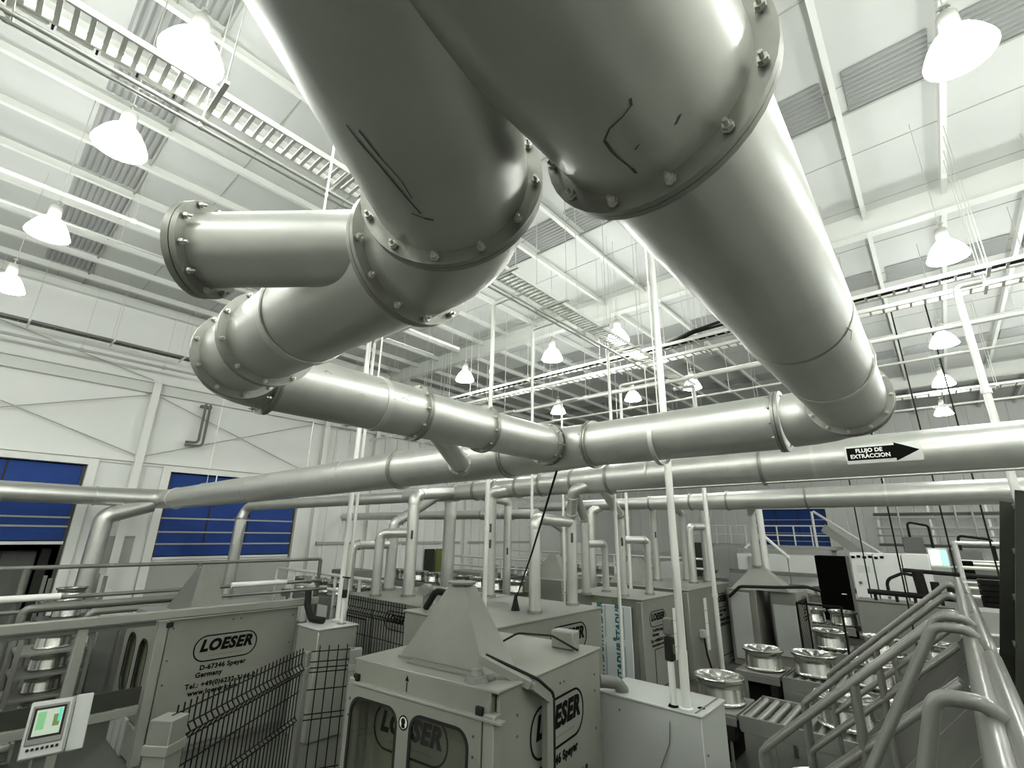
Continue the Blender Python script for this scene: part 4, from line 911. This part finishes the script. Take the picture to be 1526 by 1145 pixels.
def stair_rail(label, y, two=True):
    t = thing('stair_railing', label, 'railing', (-1.35, y, 0))
    for dy, r in ((0,0.027),) + (((-0.12,0.024),) if two else ()):
        MB().tube(path([(0.03,y+dy,3.40),(-0.06,y+dy,3.56),(-1.37,y+dy,2.43),(-1.40,y+dy,0.0)], [.07,.05], 6), r, 14).build('hand_rail', 'rail_grey', t)
        MB().tube([(-0.10,y+dy,3.12),(-1.38,y+dy,2.02)], 0.024, 12).build('mid_rail', 'rail_grey', t)
        MB().tube([(-0.70,y+dy,3.0),(-0.70,y+dy,1.15)], 0.024, 12).build('post', 'rail_grey', t)
    MB().bar((0.06,y-.02,2.98), (-2.6,y-.02,0.05), 0.025, 0.22).build('stringer', 'rail_grey', t)
stair_rail('double tube stair railing at the near side of the stairs', 4.63)
stair_rail('double tube stair railing between the two stair flights', 6.10)
stair_rail('tube stair railing at the far side of the stairs', 7.50)
for lab, y0, y1 in (('steel stair flight behind the near stair railing', 4.70, 5.88), ('steel stair flight before the far stair railing', 6.22, 7.28)):
    t = thing('stair_flight', lab, 'stairs', (-1.3, (y0+y1)/2, 0))
    for k in range(10): MB().box((-0.16-0.25*k, (y0+y1)/2, 2.30-0.235*k), (0.26, y1-y0, 0.04), 0.005).build('tread', 'mid_grey', t)
    for y in (y0, y1): MB().bar((-0.01,y,2.40), (-2.48,y,0.10), 0.02, 0.2).build('stringer', 'rail_grey', t)
def ladder_loop(label, y, x1, z1, r, wd=0.06):
    t = thing('ladder_rail', label, 'railing', (x1, y, 0))
    k = (3.55-0.0)/(3.55-z1)
    MB().tube(path([(0.10,y,2.62),(0.02,y,3.58),(-wd*2.2,y,3.58),(x1*k,y,0.0)], [wd*1.02, wd*1.02], 8), r, 18).build('looped_tube', 'rail_grey', t)
    MB().bar((0.04,y+.06,2.9), (-1.0,y+.06,1.7), 0.02, 0.18).build('stringer', 'rail_grey', t)
ladder_loop('looped ladder handrail, the thick one closest to the platform end', 1.95, -0.17, 3.0, 0.021, 0.05)
ladder_loop('looped ladder handrail standing behind the thick one', 3.40, -0.36, 2.92, 0.022)
ladder_loop('third looped ladder handrail, right before the stair rails', 3.85, -0.36, 2.92, 0.022)
# dark ship ladder rising from the platform
sl = thing('ship_ladder', 'dark steel ship ladder with wide treads rising beside the guardrail', 'ladder', (0.2, 5.9, 2.52))
for y in (6.5, 5.1): MB().bar((0.14,y,2.54), (0.515,y,4.34), 0.05, 0.15).build('stringer', 'olive_dark', sl)
for k in range(5):
    z = 2.74+0.39*k; x = 0.14+0.52*(z-2.54)/2.46
    MB().box((x+0.13,5.8,z), (0.26,1.34,0.05), 0.006).build('tread', 'mid_grey', sl); MB().box((x+0.27,5.8,z+(0.18 if k < 4 else 0.0)), (0.02,1.34,0.36 if k < 4 else 0.04)).build('riser', 'olive_dark', sl)
hc = thing('hose_coil', 'dark hose coiled on the ship ladder stringer', 'hose', (0.24, 6.66, 3.4))
for k in range(5): MB().ring((0.24,6.66,3.42+0.05*k), (0,0,1), 0.03, 0.10, 0.042, 18).build('coil_turn', 'rubber_black', hc)
MB().box((0.33,6.56,3.5),(0.10,0.12,0.06)).build('hook', 'olive_dark', hc)

# ------------------------------------------------------------------ wheels and conveyors
def wheel_meshes():
    br = MB().lathe((0,0,0), [(0.32,0.0),(0.445,0.0),(0.458,0.012),(0.458,0.03),(0.43,0.045),(0.418,0.07),(0.414,0.25),(0.405,0.27),(0.405,0.33),(0.425,0.37),(0.465,0.395),(0.475,0.42),(0.475,0.445),(0.46,0.455),(0.435,0.44),(0.385,0.36),(0.375,0.10),(0.40,0.03),(0.32,0.0)], 48).mesh('barrel', 'wheel_alu')
    fc = MB()
    for k in range(10):
        a = 2*PI*k/10; d = Vector((math.cos(a), math.sin(a), 0)); n = Vector((-d.y, d.x, 0))
        b0, b1 = d*0.10, d*0.42; z0, z1 = 0.37, 0.43
        fc.hull8([b0-n*.04+Vector((0,0,z0-.05)), b0+n*.04+Vector((0,0,z0-.05)), b1+n*.055+Vector((0,0,z1-.05)), b1-n*.055+Vector((0,0,z1-.05))],
                 [b0-n*.03+Vector((0,0,z0)), b0+n*.03+Vector((0,0,z0)), b1+n*.045+Vector((0,0,z1)), b1-n*.045+Vector((0,0,z1))])
    fc = fc.mesh('spokes', 'wheel_alu')
    hb = MB().lathe((0,0,0), [(0.001,0.355),(0.035,0.355),(0.045,0.385),(0.11,0.385),(0.13,0.36),(0.12,0.28),(0.001,0.28)], 24).mesh('hub', 'wheel_alu')
    ds = MB().lathe((0,0,0), [(0.001,0.20),(0.37,0.20)], 24).mesh('inner_web', 'wheel_dark')
    return (('barrel', br), ('spokes', fc), ('hub', hb), ('inner_web', ds))
WHEEL = wheel_meshes()
def wheel(x, y, z, label, group='alloy wheels on the conveyors', tilt=0.0, s=1.0, parts=4):
    t = thing('alloy_wheel', label, 'wheel', (x,y,z), random.uniform(0,6), group)
    t.scale = (s,s,s); WM[t.name] = Matrix.Translation((x,y,z)) @ Matrix.Rotation(t.rotation_euler.z, 4, 'Z') @ Matrix.Scale(s, 4)
    for nm, me in WHEEL[:parts]:
        o = bpy.data.objects.new(nm, me); COL.objects.link(o); o.parent = t
    return t
ROLL = {}
def conveyor(label, x0, x1, y0, y1, z, step=0.19, legs=True, rr=0.058, nmax=80, dark=False):
    t = thing('roller_conveyor', label, 'conveyor', ((x0+x1)/2, (y0+y1)/2, 0))
    for y in (y0, y1): MB().box(((x0+x1)/2, y, z-0.06), (x1-x0, 0.05, 0.26), 0.008).box(((x0+x1)/2, y+(0.04 if y == y0 else -0.04), z-0.18), (x1-x0, 0.08, 0.02)).build('side_frame', 'conveyor', t)
    key = round(y1-y0, 3)
    if key not in ROLL: ROLL[key] = MB().tube([(0,-(y1-y0)/2+0.03,0),(0,(y1-y0)/2-0.03,0)], rr, 14).mesh('roller', 'roller')
    n_ = min(nmax, int((x1-x0)/step))
    for k in range(n_): inst('roller', ROLL[key], t, Matrix.Translation((x0+step*(k+.5), (y0+y1)/2, z)))
    MB().box((x0-0.01,(y0+y1)/2,z-0.06), (0.03,y1-y0,0.2), 0.005).build('end_plate', 'conveyor', t)
    k = x0+0.5
    while k < x1:
        for y in (y0, y1): MB().box((k,y,(z-0.19)/2), (0.08,0.08,z-0.19), 0.006).build('leg', 'conveyor', t)
        k += 2.0
    return t
def lift(label, x, y, z, wd=1.0, dp=1.2):
    t = thing('lift_table', label, 'lift table', (x,y,0))
    MB().box((x,y,z-0.05), (wd,dp,0.10), 0.01).build('table_top', 'mid_grey', t); MB().box((x,y,(z-0.1)/2), (wd*.6,dp*.6,z-0.1), 0.02).build('column', 'ink', t)
    MB().box((x+wd*.36,y-dp*.5+.1,z-0.27), (0.18,0.22,0.34), 0.02).build('motor', 'rubber_black', t); MB().box((x,y-dp*.5,z-.12),(wd,.04,.14),.005).build('front_skirt', 'mid_grey', t)
    for sx in (-.35,.35): MB().tube([(x+sx*wd,y-dp*.45,0.0),(x+sx*wd,y-dp*.45,z-.1)], .03, 8).build('guide_post', 'mid_grey', t)
conveyor('roller conveyor passing under the stair rails, first behind the pale cabinet', -3.42, 2.5, 10.25, 11.70, 0.85)
conveyor('second roller conveyor, beyond the one under the stair rails', -3.45, 3.0, 13.55, 14.95, 0.85)
conveyor('third roller conveyor with wheels, next to the far cabinets', -3.4, 3.0, 17.2, 18.7, 0.85)
conveyor('distant roller conveyor in front of the black cabinet', -6.0, -3.0, 21.8, 23.2, 0.9, rr=.07)
conveyor('most distant roller conveyor, carrying bright wheels', -7.5, -3.6, 30.3, 31.8, 1.0, rr=.07)
lift('dark lift table with a wheel beside the pale cabinet', -4.02, 10.95, 0.86); lift('dark lift table with a wheel beside the far hooded cabinet', -4.05, 14.25, 0.86)
wheel(-3.98, 10.95, 0.87, 'polished wheel on the lift table behind the pale cabinet'); wheel(-4.02, 14.25, 0.87, 'polished wheel on the lift table beside the far hooded cabinet')
wheel(-2.90, 14.25, 0.93, 'polished wheel at the start of the second conveyor'); wheel(-1.80, 14.2, 0.93, 'polished wheel on the second conveyor behind the stair rails', ); wheel(-0.6, 14.25, 0.93, 'polished wheel on the second conveyor, farther from its start')
wheel(-1.86, 10.98, 0.93, 'polished wheel on the first conveyor behind the stair posts'); wheel(-0.86, 11.05, 0.93, 'polished wheel on the first conveyor behind the ladder loops'); wheel(-1.9, 10.1-1.3, 0.32, 'polished wheel low on a pallet before the first conveyor')
solo('pallet', MB().box((-1.9,8.8,0.27),(1.3,1.2,0.06)).box((-2.4,8.8,.12),(.12,1.2,.24)).box((-1.9,8.8,.12),(.12,1.2,.24)).box((-1.4,8.8,.12),(.12,1.2,.24)), 'mid_grey', 'low grey pallet under a wheel before the first conveyor', 'pallet')
for x, lab in ((-3.15,'polished wheel at the start of the third conveyor'), (-1.9,'polished wheel in the middle of the third conveyor'), (-0.7,'polished wheel on the third conveyor behind the stair rails'), (0.5,'polished wheel on the third conveyor toward the rack')): wheel(x, 17.95, 0.925, lab)
for x in (-5.4,-4.4,-3.4): wheel(x, 22.5, 0.97, 'distant wheel on the conveyor before the black cabinet')
for x in (-6.6,-5.4,-4.2): wheel(x, 31.0, 1.07, 'small distant wheel on the farthest conveyor')
# wire guard beside the third conveyor
g = thing('machine_guard', 'black wire guard frame beside the third conveyor', 'guard', (-3.6, 16.6, 0))
loop_frame(MB(), plaque((-3.55,16.9,1.15), (0,1,0), (1,0,0)), 1.2, 2.2, 0.02, 0.05, 0.04, 2).build('guard_frame_tube', 'fence_black', g, smooth=False)
loop_frame(MB(), plaque((-3.0,16.28,1.15), (1,0,0), (0,-1,0)), 1.1, 2.2, 0.02, 0.05, 0.04, 2).build('guard_frame_tube', 'fence_black', g, smooth=False)
for k in range(9): MB().tube([(-3.53,16.4+.12*k,0.1),(-3.53,16.4+.12*k,2.2)], 0.006, 5).build('wire', 'fence_black', g)

# ------------------------------------------------------------------ far end of the hall
bc = thing('black_cabinet', 'tall black cabinet beside the white booth', 'cabinet', (-4.05, 26.3, 0))
MB().box((-4.05,26.4,1.62), (1.20,0.8,3.20), 0.02).build('body', 'night', bc); MB().box((-3.42,26.05,1.62), (0.12,0.12,3.2), 0.01).build('edge_strip', 'mid_grey', bc); MB().box((-3.75,25.98,1.7), (0.18,0.03,0.04), .005).build('handle', 'paper', bc)
bo = thing('white_booth', 'white panelled control booth with a gap at its door', 'booth', (-2.0, 26.8, 0))
for k, (x0, x1) in enumerate(((-3.3,-2.55),(-2.5,-1.6),(-1.55,-0.7))): MB().box(((x0+x1)/2,26.5,1.7), (x1-x0,0.9,3.4), 0.012).build('panel', 'white_wall', bo)
MB().box((-2.9,26.04,2.75), (0.45,0.012,0.28)).build('notice', 'paper', bo)
for k in range(6): MB().box((-3.2+0.2*k,26.03,3.22+0.03*(k%2)), (0.13,0.01,0.10)).build('sign_stroke', 'ink', bo)
for p in ((-3.1,2.2),(-3.1,1.5),(-2.2,2.2),(-2.2,1.7),(-2.75,.9)): MB().lathe((p[0],26.04,p[1]), [(0.001,0.03),(0.06,0.03),(0.06,0.0)], 10, (0,-1,0)).build('knob', 'mid_grey', bo)
gp = thing('panel_cabinet', 'wide grey sheet-metal cabinet carrying black pipework on top', 'cabinet', (-1.9, 22.0, 0))
MB().box((-1.55,22.6,0.93), (2.6,1.0,1.86), 0.015).build('body', 'machine_light', gp); MB().box((-1.55,22.6,1.88), (2.66,1.06,0.04), 0.01).build('top_plate', 'mid_grey', gp)
MB().tube([(-2.5,22.4,2.18),(0.3,22.4,2.12)], 0.09, 12).build('black_pipe', 'rubber_black', gp)
for x in (-2.3,-1.7,-1.2,-0.5): MB().tube([(x,22.4,1.9),(x,22.4,2.15)], 0.05, 8).build('pipe_stub', 'rubber_black', gp)
MB().tube(path([(-1.9,22.5,2.2),(-1.9,22.5,2.6),(-1.4,22.5,2.85),(-0.9,22.5,2.75)], .3, 6), 0.05, 8).build('hose', 'rubber_black', gp)
MB().tube([(-0.95,22.5,2.1),(-1.0,22.5,2.95)], 0.16, 12).build('actuator', 'rubber_black', gp); MB().tube([(-0.6,22.5,2.15),(-0.6,22.5,2.62)], 0.12, 12).build('actuator', 'rubber_black', gp); MB().tube([(-0.2,22.5,2.15),(-0.2,22.5,2.62)], 0.12, 12).build('actuator', 'rubber_black', gp); MB().tube([(-1.4,22.6,2.95),(2.2,22.6,2.80)], .07, 10).build('black_pipe', 'rubber_black', gp)
lw = thing('lit_window', 'small bright greenish lit window of the far cell', 'window', (-0.45, 26.4, 2.9))
MB().box((-0.39,26.42,3.3), (0.60,0.06,0.72), 0.01).build('frame', 'white_paint', lw); MB().box((-0.49,26.38,3.3), (0.32,0.02,0.58)).build('pane', 'lit_pane', lw); MB().box((-0.21,26.38,3.3), (0.18,0.02,0.58)).build('pane', 'lit_teal', lw); MB().box((-0.39,26.42,1.48),(.6,.06,2.94)).build('lower_panel', 'cabinet_white', lw)
cell = thing('far_cell', 'open white tube frame of a machine cell near the lit window', 'frame', (1.2, 24, 0))
for y in (20.5, 24.0, 27.0):
    for z in (1.4, 2.4, 3.2, 3.9): MB().tube([(0.1,y,z),(3.4,y,z-.02)], 0.05, 8).build('rail', 'conduit', cell)
    for x in (0.15, 1.7, 3.3): MB().tube([(x,y,0),(x,y,3.95)], 0.06, 8).build('post', 'conduit', cell)
for x in (0.15, 3.3):
    for z in (2.4, 3.9): MB().tube([(x,20.5,z),(x,27.0,z)], 0.05, 8).build('rail', 'conduit', cell)
MB().box((0.95,21.2,1.0), (1.3,1.2,2.0), 0.02).build('infeed_cabinet', 'cabinet_white', cell); MB().box((0.9,23.6,3.1), (0.7,0.06,0.12)).build('green_bar', 'green', cell); MB().box((0.35,23.8,3.0), (0.35,0.2,0.6), .02).build('black_box', 'ink', cell); MB().box((2.0,25.2,2.0), (1.4,0.5,1.0), 0.02).build('motor_block', 'mid_grey', cell)
wbx = thing('white_enclosure', 'long white machine enclosure below the far railing', 'enclosure', (-8.0, 30.4, 0))
for k in range(3): MB().box((-9.3+1.4*k,33.4,1.5), (1.36,1.6,3.0), 0.02).build('panel', 'white_wall', wbx)
MB().box((-8.9,32.55,2.3), (0.9,0.1,1.1), .02).build('round_vent_plate', 'wainscot', wbx); MB().box((-8.0,32.0,2.0),(4.6,.3,.2),.02).build('front_ledge', 'machine_light', wbx)
mz = thing('mezzanine', 'white railed mezzanine with stair in front of the back wall', 'mezzanine', (-9.5, 38, 0))
MB().box((-10.0,38.0,3.35), (9.5,2.6,0.2), 0.01).build('deck', 'wainscot', mz)
for x in [-14.5+1.0*k for k in range(10)]: MB().tube([(x,36.75,3.45),(x,36.75,4.7)], 0.05, 6).build('rail_post', 'white_paint', mz)
for z in (4.1, 4.7): MB().tube([(-14.7,36.75,z),(-5.3,36.75,z)], 0.05, 6).build('rail', 'white_paint', mz)
for x in (-14.4,-10,-5.6): MB().box((x,38,1.65), (0.25,0.25,3.3)).build('leg', 'white_paint', mz)
MB().tube([(-6.2,36.7,5.6),(-2.6,35.2,2.9)], 0.08, 8).build('stair_rail', 'white_paint', mz); MB().bar((-5.8,36.7,4.6), (-2.2,35.2,1.6), 0.08, 0.5).build('stair_stringer', 'wainscot', mz); MB().tube([(-6.3,36.7,5.6),(-6.3,36.7,3.4)], .08, 8).build('stair_post', 'white_paint', mz); MB().tube([(-2.6,35.2,2.9),(-2.6,35.2,0)], .08, 8).build('stair_post', 'white_paint', mz)
yb = thing('y_support', 'white Y-shaped pipe support before the mezzanine', 'support', (-7.2, 28, 0))
MB().tube([(-7.2,28,0),(-7.2,28,5.6)], 0.16, 10).build('post', 'white_paint', yb); MB().tube([(-7.2,28,4.1),(-8.1,28,3.4)], .08, 8).build('strut', 'white_paint', yb); MB().tube([(-7.2,28,4.1),(-6.1,28,3.0)], .08, 8).build('strut', 'white_paint', yb)
CB = ['thin black cable drop before the white booth', 'thin black cable drop right of the white booth', 'thin black cable drop by the lit window', 'thin black cable drop near the storage rack']
for (x, y), lab in zip(((-2.55,23.5),(-1.25,19.5),(0.0,19.6),(0.9,19.8)), CB): solo('cable_drop', MB().tube([(x,y,11.75),(x+.02,y,6.0),(x,y,0.0)], 0.025, 6), 'rubber_black', lab, 'cable')

pr_ = thing('pipe_rack', 'rack of pale and dark pipes running along the back wall', 'pipe rack', (1.5, 42.6, 0))
for z, r, m_ in ((6.9,0.07,'conduit'),(6.3,0.05,'galv'),(5.6,0.10,'mid_grey'),(5.35,0.06,'conduit'),(4.7,0.08,'conduit'),(4.2,0.05,'galv'),(3.6,0.09,'mid_grey')):
    MB().tube([(-3.6,42.7,z),(8.6,42.7,z+.02)], r, 8).build('pipe', m_, pr_)
for x in (-3.4,-0.6,2.2,5.0,7.8): MB().box((x,42.9,3.6), (0.14,0.14,7.2), .01).build('stanchion', 'conduit', pr_)
for x, z in ((-2.2,5.2),(0.7,5.9),(1.5,4.9),(3.4,5.4),(4.4,4.4),(6.2,5.7)): MB().tube([(x,42.5,z-1.2),(x,42.5,z+0.9)], 0.06, 8).build('riser_pipe', 'galv', pr_)
for i, (x, y, wx, wy, h, lab) in enumerate(((0.9,33.5,2.4,1.4,3.5,'grey press unit behind the lit window cell'), (3.8,31.0,2.0,1.6,3.0,'dark machine unit behind the tube cell'), (-1.2,36.0,1.8,1.2,4.1,'tall pale unit before the back wall pipes'), (4.2,37.5,2.6,1.4,3.8,'broad pale unit under the back wall pipes'), (2.2,28.6,1.2,1.0,2.7,'small grey unit beside the tube cell'))):
    t = thing('process_unit', lab, 'machine', (x,y,0)); m_ = ('machine','olive_dark','cabinet_white','cabinet_white','machine_light')[i]
    MB().box((x,y,h*.4), (wx,wy,h*.8), .03).build('body', m_, t); MB().box((x-wx*.15,y,h*.9), (wx*.5,wy*.7,h*.2), .03).build('head', 'mid_grey', t)
    MB().box((x,y-wy/2-.02,h*.45), (wx*.6,.03,h*.4), .01).build('door', 'machine_light', t); MB().tube(path([(x+wx*.3,y,h*.8),(x+wx*.3,y,h*1.15),(x-wx*.2,y,h*1.2),(x-wx*.2,y,h)], .15, 4), .06, 8).build('hose', 'rubber_black', t)
    MB().tube([(x-wx/2,y-wy/2-.1,h*.78),(x+wx/2,y-wy/2-.1,h*.78)], .04, 8).build('guard_bar', 'conduit', t)
# ------------------------------------------------------------------ left background: walkway rails, wheel racks, lines of wheels
wr = thing('walkway_railing', 'long pale tube railing running behind the oval-window machine', 'railing', (-16, 3.0, 0))
for x, z in ((-16.0,2.37),(-16.2,3.03),(-15.6,2.16)):
    MB().tube([(x,-9.0,z),(x,8.65,z)], 0.05 if z > 2.2 else .045, 10).build('rail', 'rail_grey', wr)
for y in (-6.0,-2.5,1.45,5.0,8.6): MB().tube([(-16.1,y,0),(-16.1,y,3.03)], 0.06, 10).build('post', 'rail_grey', wr)
for y in (1.3, 6.6): MB().tube([(-15.93,y-0.75,2.40),(-15.93,y+0.85,2.40)], 0.075, 12).build('white_length', 'white_paint', wr)  # thicker white lengths of tube along the lower rail
wb2 = thing('looped_barrier', 'grey looped tube barrier behind the guard rail', 'barrier', (-14.2, 3.0, 0))
MB().tube(path([(-14.0,2.4,0),(-14.0,2.4,2.24),(-14.0,3.9,2.24),(-13.9,4.5,1.9),(-13.9,4.9,0.0)], .15, 5), 0.07, 10).build('loop_tube', 'rail_grey', wb2); MB().tube([(-14.0,2.5,1.9),(-14.0,3.9,1.9)], .05, 8).build('mid_rail', 'rail_grey', wb2)
ch = thing('corner_handrail', 'thick pale corner handrail post at the walkway start', 'railing', (-15.4, 1.4, 0))
MB().tube(path([(-15.36,1.55,0),(-15.36,1.52,2.24),(-15.36,4.4,2.24)], .12, 5), 0.08, 12).build('post_and_rail', 'rail_grey', ch)
def wheel_rack(label, x, y, levels, wl):
    t = thing('wheel_rack', label, 'rack', (x,y,0))
    top = levels[-1]+0.6
    for sy in (-0.55,0.55):
        for sx in (-0.5,0.5): MB().box((x+sx,y+sy,top/2), (0.08,0.08,top), 0.006).build('upright', 'mid_grey', t)
    for z in levels: MB().box((x,y,z-0.025), (1.05,1.12,0.05), 0.005).build('shelf', 'mid_grey', t)
    for z in levels: wheel(x, y, z, wl, 'wheels stacked in the racks by the dock doors', s=0.70, parts=3)
wheel_rack('tall wheel rack behind the corner handrail', -14.6, 2.05, (0.35,0.75,1.15,1.55), 'polished wheel in the tall rack behind the corner handrail')
wheel_rack('tall wheel rack next to the half-open dock door', -17.8, 2.6, (0.5,0.9,1.3,1.7,2.1), 'polished wheel in the rack next to the half-open dock door')
wheel_rack('dark wheel rack at the end of the guard rail', -14.2, 0.6, (0.35,0.8,1.25), 'polished wheel in the dark rack at the guard rail end')
bm = thing('storage_block', 'dark grey tall block between the wheel racks and oval-window machine', 'cabinet', (-15.2, 3.3, 0))
MB().box((-15.1,3.25,0.95), (0.5,0.9,1.9), 0.02).build('body', 'mid_grey', bm); MB().box((-14.83,3.45,0.95), (0.03,0.46,1.7), .01).build('door', 'mid_grey', bm); MB().box((-14.83,2.98,0.95), (0.03,0.36,1.7), .01).build('door', 'mid_grey', bm)
# floor conveyor with wheels in front of the guard rail
conveyor('low roller conveyor with wheels beside the operator panel', -13.6, -11.7, 0.4, 1.5, 0.62)
for x in (-13.0,-12.2): wheel(x, 0.95, 0.70, 'polished wheel on the low conveyor beside the operator panel', s=.8)
# lines of wheels across the left half of the hall, behind the machines
def wline(lab, x0, x1, y, z, n, wl, s=0.9):
    conveyor(lab, x0, x1, y-0.6, y+0.6, z, legs=True, rr=.06, nmax=40)
    for k in range(n): wheel(x0+(x1-x0)*(k+.5)/n, y, z+0.075, wl, 'rows of wheels on the rear lines', s=s, parts=3)
wline('rear roller line in front of the blue dock door', -19.5, -14.2, 9.6, 1.75, 6, 'polished wheel on the rear line before the blue dock door')
wline('rear roller line between the drop pipes', -21.5, -12.6, 15.2, 1.7, 9, 'polished wheel on the rear line between the drop pipes')
wline('rear roller line far behind the drop pipes', -20.5, -9.5, 21.0, 1.7, 9, 'polished wheel on the rear line far behind the drop pipes')
wline('rear roller line near the end of the hall', -20.5, -9.0, 27.0, 1.8, 8, 'polished wheel on the rear line near the hall end')
def cross_rail(lab, x0, x1, y, z):
    t = thing('cross_railing', lab, 'railing', ((x0+x1)/2, y, 0))
    for zz in (z, z-0.45): MB().tube([(x0,y,zz),(x1,y,zz)], 0.05, 8).build('rail', 'conduit', t)
    k = x0
    while k <= x1+.01: MB().tube([(k,y,0),(k,y,z)], 0.05, 8).build('post', 'conduit', t); k += (x1-x0)/5
cross_rail('pale railing before the blue dock door line', -19.8, -12.5, 8.84, 2.55)
cross_rail('pale railing across the hall behind the drop pipes', -21.8, -10.9, 19.2, 2.7)
cross_rail('pale railing deeper in the hall behind the drop pipes', -21.8, -8.8, 24.6, 2.9)
GC = [(-20.2,12.4,1.6,1.2,2.3,'grey cabinet against the wall past the blue door'), (-17.5,17.2,2.2,1.2,2.2,'grey cabinet between two rear lines'), (-12.2,23.0,2.6,1.2,2.4,'grey cabinet deep in the hall behind the pipes'), (-9.8,20.6+2.4,1.4,1.0,2.8,'upright grey cabinet behind the rear lines'), (-19.6,30.6,2.0,1.2,3.4,'tall pale cabinet at the far left of the hall'), (-14.6,31.2,3.0,1.4,2.9,'broad pale cabinet before the back wall'),(-11.2,29.6,1.2,1.2,3.6,'tall dark cabinet before the back wall')]
for i, (x, y, wx, wy, h, lab) in enumerate(GC):
    t = thing('cabinet_unit', lab, 'cabinet', (x,y,0)); m_ = ('machine','machine_light','mid_grey','cabinet_white','white_wall','cabinet_white','olive_dark')[i]
    MB().box((x,y,h/2), (wx,wy,h), 0.02).build('body', m_, t)
    for s in (-1,1): MB().box((x+s*wx*.25,y-wy/2-0.01,h*.52), (wx*.44,0.02,h*.84), 0.006).build('door', m_, t)
    MB().box((x,y-wy/2-0.03,h*.55), (0.03,0.03,0.25), .005).build('handle', 'ink', t)
solo('green_door_leaf', MB().box((-22.8,19.6,1.9), (0.08,0.55,2.2), 0.01), 'green', 'narrow yellow-green door leaf on the wall behind the pipes', 'door')
solo('dark_door_leaf', MB().box((-22.8,18.85,1.9), (0.08,0.7,2.2), 0.01), 'olive_dark', 'narrow dark door leaf beside the yellow-green one', 'door')
for x, y, lab in ((-12.9,17.6,'peaked pale hood on a far machine behind the foam-wrapped one'),(-9.6,18.6,'second peaked pale hood on a far machine beyond the conduit')):
    t = thing('hooded_machine', lab, 'machine', (x,y,0)); MB().box((x,y,1.1), (2.0,1.8,2.2), .02).build('body', 'machine', t)
    MB().hull8([(x-.9,y-.6,2.2),(x+.9,y-.6,2.2),(x+.9,y+.6,2.2),(x-.9,y+.6,2.2)], [(x-.15,y-.15,3.1),(x+.15,y-.15,3.1),(x+.15,y+.15,3.1),(x-.15,y+.15,3.1)]).build('hood', 'machine_light', t, smooth=False)
